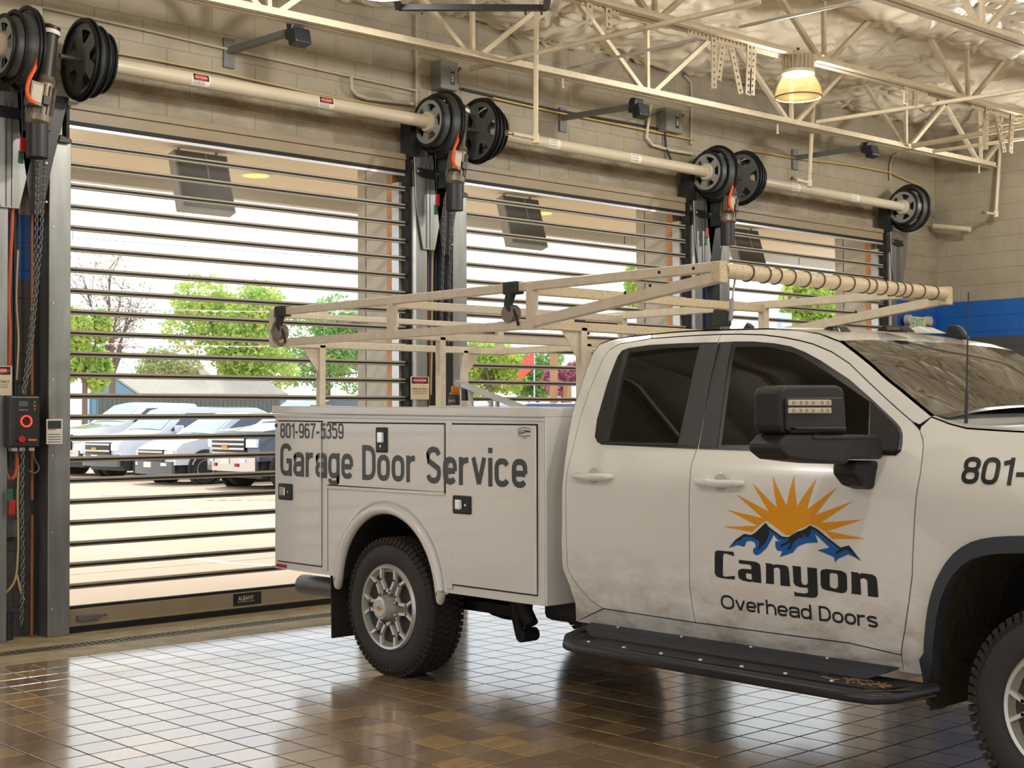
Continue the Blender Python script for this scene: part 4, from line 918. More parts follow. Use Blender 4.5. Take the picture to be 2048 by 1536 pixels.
def lamp(loc):
    x, y, z = loc     # z: rim
    t = thing('high_bay_lamp', 'lit high bay lamp with ribbed housing and glowing acrylic shade', 'ceiling lamp', (x, y, z), 'high bay lamps')
    MB().lathe([(.0,.205),(.05,.203),(.11,.185),(.16,.155),(.20,.135),(.203,.130),(.155,.15),(.105,.18),(.045,.198),(0,.2)], (x, y, z), 'z', 40).build('shade', ACRY, t, smooth=True)
    MB().lathe([(-.004,.198),(-.006,.208),(.006,.208),(.004,.198)], (x, y, z), 'z', 40, closed=True).build('shade_rim', mat('rim_dark', S(120,96,60), .4), t, smooth=True)
    MB().lathe([(.205,.14),(.215,.145),(.235,.14),(.25,.10),(.36,.10),(.40,.07)], (x, y, z), 'z', 32).build('housing', HOUS, t, smooth=True)
    for k in range(22):
        a = 2*PI*k/22; c, s = math.cos(a), math.sin(a); MB().obox((x+c*.118, y+s*.118, z+.305), (c*.022, s*.022, 0), (-s*.0025, c*.0025, 0), (0,0,.062)).build('cooling_fin', HOUS, t)
    MB().lathe([(.196,.0),(.196,.10),(.206,.12)], (x, y, z), 'z', 28).build('lens', BULB, t)
    MB().tube([(x, y, z+.39), (x, y, z+.44)], .012, 8).build('hook', DARKGREY, t)
    L = bpy.data.lights.new('lamp_light', 'POINT'); L.shadow_soft_size = .09; L.energy = LAMP_W; L.color = (1.0, .95, .87)
    o = bpy.data.objects.new('lamp_light', L); C.objects.link(o); o.parent = t; o.location = (0, 0, .11)
    return t
zl = lampc.z
lamp((lampc.x, Y2-.02, zl))['label'] = 'lit high bay lamp with glowing acrylic shade hanging at top right'
for X in (lampc.x-9.2, lampc.x-4.6, lampc.x, lampc.x+4.6):  # repeats of the lamp outside the view, added to brighten the room
    for Y in (7.32, 2.3, -2.7):
        if not (X == lampc.x and Y == 7.32): lamp((X, Y, zl))['label'] = 'added unseen high bay lamp, %s, %s' % ({-9: 'far left of the visible one', -5: 'left of the visible one', 0: 'in line with the visible one', 5: 'right of the visible one'}[round(X-lampc.x)], {7: 'along the door wall', 2: 'over the truck lane', -3: 'behind the viewer'}[round(Y)])

# dark ceiling reel at the top edge
p0, p1 = PZ(797, 15, 4.5), PZ(1092, 16, 4.5); pd = (p1-p0).normalized(); pn = Vector((pd.y, -pd.x, 0)); pn = pn if pn.y < 0 else -pn; cc = (p0+p1)/2+pn*.25
t = thing('ceiling_reel', 'dark framed ceiling reel cut off by the top edge of the photo', 'hose reel', tuple(cc))
for s in (0, .5): MB().bar(p0+pn*s, p1+pn*s, .045, .04).build('frame_bar', BLACK, t)
for p in (p0, p1): MB().bar(p, p+pn*.5, .045, .04).bar(p+pn*.25, p+pn*.25+Vector((0,0,.75)), .04, .04, up=(0,1,0)).build('frame_post', BLACK, t)
rp = MB()
for h, r in ((-.14,.02),(-.14,.30),(-.11,.31),(-.10,.2),(.10,.2),(.11,.31),(.14,.30),(.14,.02)):
    for k in range(32): a = 2*PI*k/32; rp.v.append(tuple(cc+Vector((0,0,.385))+pn*h+pd*(r*math.cos(a))+Vector((0,0,r*math.sin(a)))))
for i in range(7):
    for k in range(32): rp.f.append((i*32+k, i*32+(k+1) % 32, (i+1)*32+(k+1) % 32, (i+1)*32+k))
rp.build('reel_drum', mat('reel_brown', S(110,70,56), .5), t, smooth=True)
for f_ in (.16, .86, .97): q = p0+(p1-p0)*f_; MB().tube([q-Vector((0,0,.05)), q], .008, 6).build('bolt', BLACK, t)

# ================================================================== WALL FITTINGS
WP = mat('wall_paint_conduit', S(176,168,150), .5)
Yw = YB-.03
def onw(L, Y=Yw): return [PY(a, b, Y) for a, b in L]
pipe(onw([(84,14),(300,62),(445,96),(680,148),(840,183)]), .012, WP, 'wall_conduit', 'upper thin conduit along the block wall over the nearest door', 'conduit', 'wall conduits')
pipe(onw([(170,95),(300,118),(450,147),(620,185),(820,222)], Yw-.02), .008, mat('tan_wire', S(190,168,120), .6), 'wall_wire', 'loose tan wire sagging along the top of the nearest barrel', 'wire', 'wall wires')
pipe(onw([(702,152),(703,178),(714,190),(735,197),(826,208)], Yw-.03), .018, WP, 'wall_conduit', 'bent cream conduit drop left of the first pair of drums', 'conduit', 'wall conduits')
pipe(onw([(833,30),(833,170),(833,215)]), .014, WP, 'wall_conduit', 'vertical conduit left of the grey switch box', 'conduit', 'wall conduits')
pipe(onw([(925,178),(1100,218),(1320,258)]), .012, DARKGREY, 'wall_conduit', 'dark conduit along the wall above the middle door', 'conduit', 'wall conduits')
pipe(onw([(985,196),(1100,222),(1250,252),(1390,280)], Yw-.02), .010, mat('yellow_wire', S(196,168,104), .6), 'wall_wire', 'yellow wire bundle along the wall above the middle door', 'wire', 'wall wires')
pipe(onw([(1302,210),(1296,250),(1293,275),(1305,290),(1340,300),(1385,308)], Yw-.03), .016, CREAM, 'wall_conduit', 'cream flexible conduit curling beside the second switch box', 'conduit', 'wall conduits')
pipe(onw([(1368,150),(1382,165),(1384,200),(1382,290)]), .016, WP, 'wall_conduit', 'vertical conduit with a bend at the ceiling, right of the second switch box', 'conduit', 'wall conduits')
pipe(onw([(1495,300),(1600,318),(1700,330),(1780,345),(1840,372)], Yw-.02), .010, mat('yellow_wire', S(196,168,104), .6), 'wall_wire', 'yellow wire along the wall above the last door', 'wire', 'wall wires')
pipe([PY(1780,360,Yw), PY(1780,330,Yw), PY(1786,312,Yw), PY(1800,306,Yw-.05)], .014, WP, 'wall_conduit', 'small bent conduit near the far corner', 'conduit', 'wall conduits')
pipe([PX(1868,452,XR-.25), PX(1940,459,XR-.25)], .035, CREAM, 'wall_pipe', 'short horizontal cream pipe stub near the far corner', 'pipe')
for k, (px, py, w, h, lb) in enumerate(((875, 117, 40, 58, 'grey switch box with red lever above the first pair of drums'), (1328, 213, 36, 48, 'grey switch box with red lever above the second pair of drums'))):
    a, b = PY(px, py, YB-.14), PY(px+w, py+h, YB-.14); t = thing('switch_box', lb, 'switch box', ((a.x+b.x)/2, YB-.08, b.z), 'wall switch boxes')
    bz = PY(px, py+h, YB-.14).z
    MB().box(a.x+.03, b.x, YB-.15, YB-.004, bz, a.z).build('case', mat('switch_grey', S(122,122,116), .5), t, bev=.006)
    MB().box(a.x+.03+(b.x-a.x)*.5, a.x+.03+(b.x-a.x)*.68, YB-.153, YB-.149, bz+.05, a.z-.07).build('case_label', INK, t)
    c = put_text('480 V', (a.x+.03+(b.x-a.x)*.65, YB-.1545, bz+.07), (0,0,1), (-1,0,0), .13, .035); c.build('lettering', WHITEP, t)
    MB().tube([(b.x+.015, YB-.08, a.z-.10), (b.x+.04, YB-.12, a.z-.05)], .012, 8).box(b.x, b.x+.03, YB-.12, YB-.06, a.z-.18, a.z-.09).build('lever', BLACK, t)
    MB().tube([(b.x+.03, YB-.11, a.z-.06), (b.x+.05, YB-.13, a.z-.035)], .015, 8).build('lever_tip', REDP, t)
    MB().tube([(a.x+.1, YB-.06, bz+.02), (a.x+.12, YB-.06, bz-.16), (a.x+.16, YB-.1, bz-.3)], .014, 8).build('cable_tail', DARKGREY, t)
FL = mat('floodlight_black', S(34,36,42), .4)
for (bx, by, ex, ey, lb) in ((458, 102, 575, 66, 'black floodlight on a grey wall arm above the nearest door'), (1126, 236, 1258, 214, 'black floodlight on a grey wall arm above the middle door'), (1590, 316, 1722, 296, 'black floodlight on a grey wall arm above the last door')):
    B = PY(bx, by, YB-.02); E_ = PZ(ex, ey, B.z+.02) if False else None
    # arm runs straight out from the wall
    d = ray(ex, ey); tt = B.x/d.x; Y_end = d.y*tt
    best = Vector((B.x, Y_end, EYE+d.z*tt))
    t = thing('wall_floodlight', lb, 'floodlight', tuple(B), 'wall floodlights')
    MB().box(B.x-.05, B.x+.05, YB-.03, YB-.004, B.z-.14, B.z+.10).build('wall_plate', mat('arm_grey', S(120,122,120), .5, .4), t, bev=.003)
    MB().bar((B.x, YB-.02, B.z+.0), best, .05, .05).build('arm', MATS['arm_grey'], t)
    MB().obox(best+Vector((.02,-.07,.0)), (.06,0,0), (0,.035,.01), (0,-.02,.07)).build('lamp_head', FL, t, bev=.012, seg=2)
    MB().obox(best+Vector((.02,-.13,-.06)), (.075,0,0), (0,.05,-.012), (0,.015,.06)).build('lamp_hood', FL, t, bev=.012, seg=2)
    MB().tube([best+Vector((0,.0,.03)), best+Vector((-.03,-.04,.06)), best+Vector((0,-.07,.05))], .007, 6).build('lamp_cable', BLACK, t)
MB_ = pipe([PY(1258,214,9.2), PY(1290,236,9.4), PY(1325,222,9.75)], .006, BLACK, 'wall_wire', 'thin black wire from the middle floodlight to the switch box', 'wire', 'wall wires')
for k, (px, py, lb) in enumerate(((545, 97, 'rusty pipe stub on the wall under the nearest floodlight arm'),)): pass
# junction box at upper left on the wall
a, b = PY(58, 9, YB-.06), PY(84, 38, YB-.06); tag(MB().box(a.x, b.x, YB-.07, YB-.004, b.z, a.z).box(a.x+.01, b.x-.01, YB-.075, YB-.07, b.z+.01, a.z-.01).build('junction_box', WP), 'cream junction box on the wall behind the top left motor', 'junction box')

# EXIT sign in the far corner
p = PY(1840, 640, YB-.05)
t = thing('exit_sign', 'small EXIT sign with green letters on the blue wall band', 'exit sign', (p.x, YB-.05, p.z-.1))
a, b = PY(1820, 632, YB-.10), PY(1858, 663, YB-.10); zl_, zh_ = PY(1820, 663, YB-.1).z, PY(1820, 632, YB-.1).z
MB().box(a.x, a.x+.38, YB-.10, YB-.01, zl_, zh_).build('sign_case', mat('sign_cream', S(208,200,180), .5), t, bev=.006)
put_text('EXIT', (a.x+.06, YB-.102, zl_+.045), (1,0,0), (0,0,1), .27, zh_-zl_-.07, .0).build('lettering', mat('exit_green', S(20,140,70), .4, emit=S(20,150,70), estr=.4), t)
for s, dx in ((-1, -.05), (1, .43)): MB().lathe([(-.05,.035),(-.045,.06),(.02,.07),(.045,.04)], (a.x+dx, YB-.10, zh_-.05), 'y', 14).build('emergency_lamp', mat('lamp_white', S(190,186,176), .4), t, smooth=True)

# control box with lit ring at lower left, warning signs, cables
def sgn(name, label, x0, x1, z0, z1, Y, group=None, full=True):
    t = thing(name, label, 'sign', ((x0+x1)/2, Y, z0), group); w = x1-x0; h = z1-z0
    MB().box(x0, x1, Y-.004, Y, z0, z1).build('sign_panel', mat('sign_ivory', S(206,194,168), .5), t)
    MB().box(x0+.05*w, x1-.05*w, Y-.0055, Y-.004, z1-.30*h, z1-.03*h).build('sign_band', INK, t)
    vs, fs = fill2d([[(.42*math.cos(2*PI*k/32)*w, .105*math.sin(2*PI*k/32)*h) for k in range(32)]]); put2d(vs, fs, ((x0+x1)/2, Y-.006, z1-.165*h), (1,0,0), (0,0,1)).build('sign_oval', REDP, t)
    put_text('DANGER', (x0+.16*w, Y-.0068, z1-.205*h), (1,0,0), (0,0,1), .68*w, .085*h, .01).build('lettering', WHITEP, t)
    m = put_text('VEHICLES ONLY', (x0+.07*w, Y-.005, z0+.42*h), (1,0,0), (0,0,1), .86*w, .085*h, .012)
    put_text('AUTOMATIC DOOR HAZARD', (x0+.12*w, Y-.005, z0+.335*h), (1,0,0), (0,0,1), .76*w, .035*h, .01, m); put_text('NO PEDESTRIAN ENTRANCE', (x0+.12*w, Y-.005, z0+.255*h), (1,0,0), (0,0,1), .76*w, .035*h, .01, m)
    m.build('lettering', INK, t)
Yg = 9.655
a, b = PY(821, 753, Yg), PY(857.5, 799, Yg); sgn('danger_sign', 'DANGER vehicles only sign on the pier between the nearest two doors', a.x, b.x, PY(821, 799, Yg).z, a.z, Yg, 'danger signs')
b = PY(23.5, 762, Yg); w_ = .235; sgn('danger_sign', 'DANGER vehicles only sign cut off by the left edge of the photo', b.x-w_, b.x, PY(23, 791, Yg).z, PY(23, 732, Yg).z, Yg, 'danger signs')
Yk = 9.56; a, b = PY(20, 793, Yk), PY(80, 893, Yk); zb_ = PY(50, 895, Yk).z; zt_ = PY(50, 792, Yk).z
t = thing('door_control', 'black door control box with glowing red ring at lower left', 'control box', ((a.x+b.x)/2, Yk, zb_))
MB().box(a.x, b.x, Yk, YB-.006, zb_, zt_).build('case', mat('control_black', S(44,46,52), .35, var=.3, vscale=9), t, bev=.012, seg=2)
w = b.x-a.x; h = zt_-zb_
MB().box(a.x+.2*w, b.x-.05*w, Yk-.004, Yk+.002, zb_+.12*h, zt_-.05*h).build('front_panel', INK, t, bev=.003)
MB().box(a.x+.28*w, a.x+.58*w, Yk-.006, Yk-.003, zt_-.20*h, zt_-.10*h).build('display', mat('display_grey', S(88,94,100), .2), t)
put_text('SERIES 300', (a.x+.28*w, Yk-.0045, zt_-.28*h), (1,0,0), (0,0,1), .3*w, .018*h).build('lettering', WHITEP, t)
for dz, m_ in ((.11, S(40,150,80)), (.19, S(190,50,50)), (.27, S(40,150,80))):
    mm = mat('button_%d' % int(dz*100), m_, .4); c = (a.x+.8*w, Yk-.006, zt_-dz*h)
    s_ = .045*w
    if dz == .19: MB().box(c[0]-s_, c[0]+s_, Yk-.008, Yk-.003, c[2]-s_, c[2]+s_).build('button', mm, t)
    else:
        u = 1 if dz < .15 else -1; MB().prism([(c[0]-s_, Yk-.003, c[2]-u*s_), (c[0]+s_, Yk-.003, c[2]-u*s_), (c[0], Yk-.003, c[2]+u*s_)], (0,-.005,0)).build('button', mm, t)
c = (a.x+.53*w, Yk, zt_-.49*h)
MB().lathe([(-.012,.19*w),(-.016,.175*w),(-.012,.15*w),(-.004,.15*w),(-.004,.19*w)], c, 'y', 36, closed=True).build('ring_light', mat('red_ring', S(255,60,40), .4, emit=S(255,50,30), estr=2.2), t, smooth=True)
MB().lathe([(-.004,.001),(-.004,.15*w)], c, 'y', 28).build('ring_centre', mat('amber_dark', S(70,44,30), .4), t)
c = (a.x+.36*w, Yk, zb_+.16*h); MB().lathe([(-.028,.001),(-.028,.09*w),(-.022,.115*w),(-.006,.115*w),(-.004,.06*w),(0,.06*w)], c, 'y', 20).build('stop_button', REDP, t, smooth=True)
MB().box(a.x+.6*w, a.x+.88*w, Yk-.006, Yk-.003, zb_+.125*h, zb_+.165*h).build('orange_label', ORANGE, t)
for dx in (.15, .4, .72): MB().box(a.x+dx*w, a.x+(dx+.18)*w, Yk+.04, Yk+.1, zb_-.025, zb_).build('gland_strip', ALUL, t)
Yq = 9.72
def cab(L, r, m, lb, name='cable', Y=Yq): pipe(cr([PY(p, q, Y+(.11 if name == 'conduit' else (.06 if name == 'pipe' else 0))) for p, q in L], 4), r, m, name, lb, 'cable', 'cables on the left pier', 8)
OR2 = mat('orange_conduit', S(200,92,56), .5); GW = mat('grey_wire', S(110,108,104), .6); TW = MATS['tan_wire']
cab([(20,300),(25,400),(20,520),(17,600),(19,660),(18,735),(20,760)], .016, OR2, 'long orange conduit running down the left pier')
cab([(30,893),(34,925),(30,950),(20,958),(12,945),(10,905)], .014, OR2, 'orange cable loop under the lit control box')
cab([(31,420),(30,500),(31,620),(31,790)], .018, DARKGREY, 'dark vertical conduit on the left pier', 'conduit')
cab([(36,500),(33,600),(37,680),(33,760)], .007, TW, 'tan wire beside the dark conduit on the left pier')
cab([(66,893),(68,915),(78,935),(70,946),(58,942)], .006, GW, 'thin grey wire loop right under the lit control box')
cab([(37,930),(35,1000),(36,1040),(36,1100),(30,1160),(8,1190)], .008, TW, 'pair of tan wires running down below the control box')
cab([(34,1150),(42,1185),(48,1200)], .008, TW, 'short tan wire branching to the floor')
cab([(64,890),(64,1000)], .012, mat('copper', S(150,92,60), .5, .3), 'copper pipe beside the silver guide on the left pier', 'pipe')
cab([(64,1030),(63,1270)], .012, MATS['copper'], 'lower copper pipe beside the silver guide on the left pier', 'pipe')
cab([(64,300),(64,790)], .012, MATS['copper'], 'upper copper pipe beside the silver guide on the left pier', 'pipe')
a, b = PY(8, 1043, YB-.08), PY(37, 1073, YB-.08); tag(MB().box(a.x, b.x, YB-.09, YB-.006, b.z, a.z).box(a.x+.02, b.x-.02, YB-.095, YB-.09, b.z+.02, a.z-.02).build('outlet_box', mat('outlet_grey', S(92,94,96), .5)), 'small grey outlet box low on the left pier', 'outlet box')
a = PY(16, 1262, 9.78); tag(MB().tube([(a.x, 9.78, 0), (a.x, 9.78, .16)], .035, 14).tube([(a.x, 9.78, .15), (a.x, 9.78, .19)], .042, 14).build('pipe_stub', DARKGREY, smooth=True), 'short capped pipe stub on the floor by the left pier', 'pipe')
def tags(px, py, Y, lb, r1=True):
    p = PY(px, py, Y); t = thing('pull_tag', lb, 'tag', tuple(p), 'red and green pull handles')
    MB().obox(p, (.022,0,0), (0,.008,0), (.002,0,.052)).build('red_handle', REDP, t, bev=.004); MB().obox(p+Vector((-.01,.01,-.085 if r1 else .085)), (.02,0,0), (0,.006,0), (.002,0,.045)).build('green_handle', mat('handle_green', S(24,96,62), .5), t, bev=.004)
    MB().tube([p+Vector((0,.012,.05)), p+Vector((0,.03,.50))], .004, 6).build('cord', BLACK, t)
tags(46, 290, 9.48, 'red and green pull handle at the top of the left pier'); tags(875, 400, 9.5, 'red and green pull handle on the pier between the nearest two doors'); tags(24, 1015, 9.6, 'red and green pull handle low on the left pier', False); tags(1414, 466, 9.6, 'red and green pull handle on the pier right of the middle door')
for (L, m_, lb) in (([(857,300),(857,420),(856,560),(858,810)], MATS['copper'], 'copper pipe on the pier between the nearest two doors'), ([(866,430),(864,560),(863,700),(861,790)], TW, 'tan wire on the pier between the nearest two doors'), ([(872,470),(871,700),(872,812)], DARKGREY, 'dark conduit on the pier between the nearest two doors'), ([(853,600),(852,690)], OR2, 'orange conduit on the pier between the nearest two doors'), ([(1397,500),(1398,690)], MATS['copper'], 'copper pipe on the pier right of the middle door'), ([(1410,500),(1412,690)], DARKGREY, 'dark conduit on the pier right of the middle door')):
    pipe([PY(p, q, 9.80 if m_ is not TW else 9.74) for p, q in L], .011, m_, 'pier_pipe', lb, 'pipe', 'pipes on the piers', 8)
a, b = PY(93, 838, 9.663), PY(125, 888, 9.663); zz0, zz1 = PY(109, 888, 9.663).z, PY(109, 838, 9.663).z
t = thing('guide_label', 'grey rating label on the silver guide left of the nearest door', 'label', ((a.x+b.x)/2, 9.66, zz0))
MB().box(a.x, b.x, 9.664, 9.6665, zz0, zz1).build('label_panel', WHITEP, t); MB().box(a.x+.01, b.x-.01, 9.6625, 9.664, zz1-.07, zz1-.012).build('label_block', DARKGREY, t); MB().box(a.x+.01, b.x-.05, 9.6625, 9.664, zz1-.078, zz1-.073).build('label_red_line', REDP, t)
m = MB()
for k in range(4): m.box(a.x+.012, b.x-.012, 9.663, 9.664, zz0+.012+k*.018, zz0+.018+k*.018)
m.build('label_text_line', GW, t)
# black canister with amber lid, seen over the truck bed
# ================================================================== THE SERVICE TRUCK
CXT = 6.30
WHITE = mat('white_truck_paint', S(224,225,222), .22, 0., coat=.8, var=.03, vscale=2)
def dirt_white():
    m = bpy.data.materials.new('dirty_white_paint'); m.use_nodes = True; t, b = nodes_of(m); ge = t.nodes.new('ShaderNodeNewGeometry'); sx = t.nodes.new('ShaderNodeSeparateXYZ'); t.links.new(ge.outputs['Position'], sx.inputs[0])
    n = t.nodes.new('ShaderNodeTexNoise'); n.inputs['Scale'].default_value = 9; n.inputs['Detail'].default_value = 8; n.inputs['Roughness'].default_value = .7
    mp = t.nodes.new('ShaderNodeMapping'); mp.inputs['Scale'].default_value = (1,.7,1.6); t.links.new(ge.outputs['Position'], mp.inputs['Vector']); t.links.new(mp.outputs[0], n.inputs['Vector'])
    zr = t.nodes.new('ShaderNodeMapRange'); zr.inputs[1].default_value = .95; zr.inputs[2].default_value = .48; t.links.new(sx.outputs['Z'], zr.inputs[0])
    mu = t.nodes.new('ShaderNodeMath'); mu.operation = 'MULTIPLY'; r = t.nodes.new('ShaderNodeMapRange'); r.inputs[1].default_value = .38; r.inputs[2].default_value = .75; t.links.new(n.outputs['Fac'], r.inputs[0]); t.links.new(zr.outputs[0], mu.inputs[0]); t.links.new(r.outputs[0], mu.inputs[1])
    mx = t.nodes.new('ShaderNodeMix'); mx.data_type = 'RGBA'; mx.inputs[6].default_value = S(224,225,222); mx.inputs[7].default_value = S(128,112,88); t.links.new(mu.outputs[0], mx.inputs[0]); t.links.new(mx.outputs[2], b.inputs['Base Color'])
    rr = t.nodes.new('ShaderNodeMapRange'); rr.inputs[3].default_value = .2; rr.inputs[4].default_value = .6; t.links.new(mu.outputs[0], rr.inputs[0]); t.links.new(rr.outputs[0], b.inputs['Roughness']); b.inputs['Coat Weight'].default_value = .6; b.inputs['Coat Roughness'].default_value = .05
    return m
CABW = dirt_white()
BEDW = mat('service_body_white', S(220,221,219), .25, 0., coat=.6, bump=.02, bscale=6)
TRIM = mat('black_window_trim', S(24,25,28), .3); DGLASS = mat('tinted_glass', S(8,9,10), .02, spec=.5); WGLASS = mat('windscreen_glass', S(22,26,22), .015, spec=1.)
nodes_of(WGLASS)[1].inputs['IOR'].default_value = 2.3; nodes_of(DGLASS)[1].inputs['IOR'].default_value = 1.45
PLAST = mat('mirror_black_plastic', S(26,26,28), .5, bump=.3, bscale=220, spec=.4); FLARE = mat('grey_flare_plastic', S(52,58,66), .5); MUD = mat('mud_splashed_black', S(24,22,20), .8, col2=S(66,50,30), vscale=45); STEELD = mat('chassis_dark', S(30,29,28), .7)
GAP = mat('shut_line_black', S(18,18,18), .8)
tr = thing('service_truck', 'white garage door service truck with utility bed and ladder rack', 'truck', (CXT, 5.0, 0))
_zs = [.30,.45,.50,.56,.62,.75,.95,1.15,1.24,1.32,1.40,1.60,1.80,1.92,1.98,2.03]; _xs = [5.36,5.335,5.315,5.285,5.268,5.255,5.247,5.246,5.25,5.27,5.305,5.375,5.445,5.495,5.53,5.60]
def sideX(z): return float(np.interp(z, _zs, _xs))
def sm(z): return (sideX(z-.03)+2*sideX(z)+sideX(z+.03))/4
def YZ(px, py):
    x = 5.3
    for _ in range(8): p = PX(px, py, x); x = sm(p.z)
    return (p.y, p.z)
def inset(poly, d):
    n = len(poly); A = sum(poly[i][0]*poly[(i+1) % n][1]-poly[(i+1) % n][0]*poly[i][1] for i in range(n)); s = 1 if A > 0 else -1; out = []
    for i in range(n):
        a, b, c = Vector(poly[i-1]), Vector(poly[i]), Vector(poly[(i+1) % n]); u, v = (b-a).normalized(), (c-b).normalized(); n1, n2 = Vector((-u.y, u.x))*s, Vector((-v.y, v.x))*s
        m = (n1+n2); L = m.length; m = m/L if L > 1e-3 else n1; k = d/max(.5, m.dot(n1)); out.append(tuple(b+m*k))
    return out
def panel(name, poly, m, parent, lift=.006, thick=.012, xf=sm, step=.035, smooth=True, mirror=False):
    # polygon in (Y,Z) laid on the curved side of the body
    bm = bmesh.new(); vs = [bm.verts.new((0, y, z)) for y, z in poly]; f = bm.faces.new(vs)
    zmin, zmax = min(p[1] for p in poly), max(p[1] for p in poly); z = zmin+step
    while z < zmax: bmesh.ops.bisect_plane(bm, geom=bm.verts[:]+bm.edges[:]+bm.faces[:], plane_co=(0,0,z), plane_no=(0,0,1)); z += step
    r = bmesh.ops.extrude_face_region(bm, geom=bm.faces[:]); top = [g for g in r['geom'] if isinstance(g, bmesh.types.BMVert)]; ts = set(top)
    for v in bm.verts:
        x = xf(v.co.z)
        v.co.x = x-lift if v in ts else x-lift+thick
        if mirror: v.co.x = 2*CXT-v.co.x
    bmesh.ops.recalc_face_normals(bm, faces=bm.faces)
    off = wloc(parent); bmesh.ops.translate(bm, verts=bm.verts, vec=-off)
    me = bpy.data.meshes.new(name); bm.to_mesh(me); bm.free(); me.materials.append(m)
    if smooth:
        me.polygons.foreach_set('use_smooth', [True]*len(me.polygons))
        try: me.set_sharp_from_angle(angle=math.radians(35))
        except Exception: pass
    o = bpy.data.objects.new(name, me); C.objects.link(o); o.parent = parent; return o
L_ = lambda pts: [YZ(a, b) for a, b in pts]
# traced lines
rear = L_([(1154,1243),(1152.7,1208),(1140,1170),(1126,1135),(1124,1090),(1125,1050),(1125,1002),(1129,943),(1136.6,878.5),(1147,823),(1158,788),(1170,752.6),(1180,725),(1188,705.7),(1202.5,688),(1222,681),(1243,676.5)])
roof = L_([(1305,669),(1350,664.5),(1393,662),(1470,659.5),(1539,658),(1600,661),(1641,668),(1679.5,683)])
apil = L_([(1710,706),(1741,731),(1770,757.6),(1799.6,781),(1832,808),(1864,834)])
dtop = L_([(1210,713),(1222,699),(1243.6,687),(1305,677),(1393,671),(1444,669),(1481,668.5),(1530,670),(1569,675),(1600,681),(1627,688),(1665,704),(1700,727),(1735,761),(1770,794),(1800,821),(1826,843.6),(1840.6,861),(1847,878),(1848,893.4),(1842,949),(1832,1016.4),(1828,1090),(1826,1150),(1819,1206),(1811,1262),(1804,1310)])
dbot = L_([(1804,1310),(1700,1286),(1550,1266.5),(1393,1245),(1300,1231),(1208.4,1217)])
drear = L_([(1208.4,1217),(1185,1202),(1158.6,1173),(1145,1153),(1136.6,1135),(1133.7,1050),(1134.6,957.6),(1144,908),(1161.5,837.5),(1180,783),(1210,713)])
bpil = L_([(1444,669),(1422,747),(1397,893),(1385.7,925),(1381,972),(1380.7,1100),(1380.7,1167),(1393,1245)])
hood = [YZ(1900,848), YZ(1934,857), YZ(2000,861.5), YZ(2048,864), (2.45,1.49), (2.0,1.475), (1.72,1.45), (1.58,1.40)]
HUBF, HUBR, RW = (2.548, .418), (6.79, .418), .421
nose = [(1.50,1.30), (1.49,.98), (1.50,.62), (1.66,.50)]
inF = L_([(1884.6,1417),(1876,1360),(1874,1320),(1876,1275),(1881.6,1232.5),(1889,1200),(1899,1174),(1913,1150),(1931,1130),(1952,1117),(1975,1109.4),(2010,1106),(2048,1105)])
mirY = lambda P: [(2*HUBF[0]-y, z) for y, z in reversed(P)]
archF = [(y, z+.012) for y, z in reversed(inF+mirY(inF))]
rockb = [YZ(1846,1350), YZ(1700,1327), YZ(1400,1280), YZ(1170,1242)]
outline = rear+roof+apil+hood+nose+archF+rockb
# dark inner shell (seen only in the shut lines, wheel wells and underneath)
def loft(name, chain, m, parent, crown, off=0., inx=0., nx=14, closed=False, smooth=True, over=.0):
    mb = MB(); n = len(chain)
    for i, (y, z) in enumerate(chain):
        x0 = sm(z)+inx-over; x1 = 2*CXT-x0; cr = crown(i) if callable(crown) else crown
        a = chain[max(0, i-1)]; b = chain[min(n-1, i+1)]; d = Vector((b[0]-a[0], b[1]-a[1])); d = d.normalized() if d.length > 0 else Vector((1,0)); nn = Vector((d.y, -d.x))
        # outward normal of the side outline (outline runs rear -> roof -> front)
        for k in range(nx+1):
            s = -1+2*k/nx; w = (1-abs(s)**2.4); mb.v.append((x0+(x1-x0)*k/nx, y+nn.x*(off+cr*w), z+nn.y*(off+cr*w)))
    for i in range(n-1 if not closed else n):
        j = (i+1) % n
        for k in range(nx): mb.f.append((i*(nx+1)+k, i*(nx+1)+k+1, j*(nx+1)+k+1, j*(nx+1)+k))
    return mb.build(name, m, parent, smooth=smooth, angle=.8)
shell_in = inset(outline, .02)
xs_in = lambda z: sm(z)+.02
sh = panel('inner_side', shell_in, GAP, tr, lift=-.02, thick=.01); panel('inner_side', shell_in, GAP, tr, lift=-.02, thick=.01, mirror=True)
loft('inner_shell', shell_in, GAP, tr, 0., inx=.03, closed=True)
# white outer skins across the truck
rc = rear[-9:]+roof
loft('back_panel', rear[:11], CABW, tr, .03, off=.004, inx=-.004)
loft('roof_panel', rear[10:]+roof, WHITE, tr, lambda i: .02, off=.004, inx=-.004)
loft('bonnet', [apil[-1]]+hood, WHITE, tr, lambda i: .012, off=.004, inx=-.004)
loft('nose_panel', [hood[-1]]+nose, mat('nose_chrome_grey', S(120,122,126), .3, .5), tr, .10, off=.004)
ws = [roof[-1]]+apil; loft('windscreen', ws, WGLASS, tr, lambda i: .02+.006*i, off=.006, inx=.02)
loft('windscreen_frit', [apil[-1], (apil[-1][0]-.06, apil[-1][1]-.012)], TRIM, tr, .05, off=.008, inx=.03)
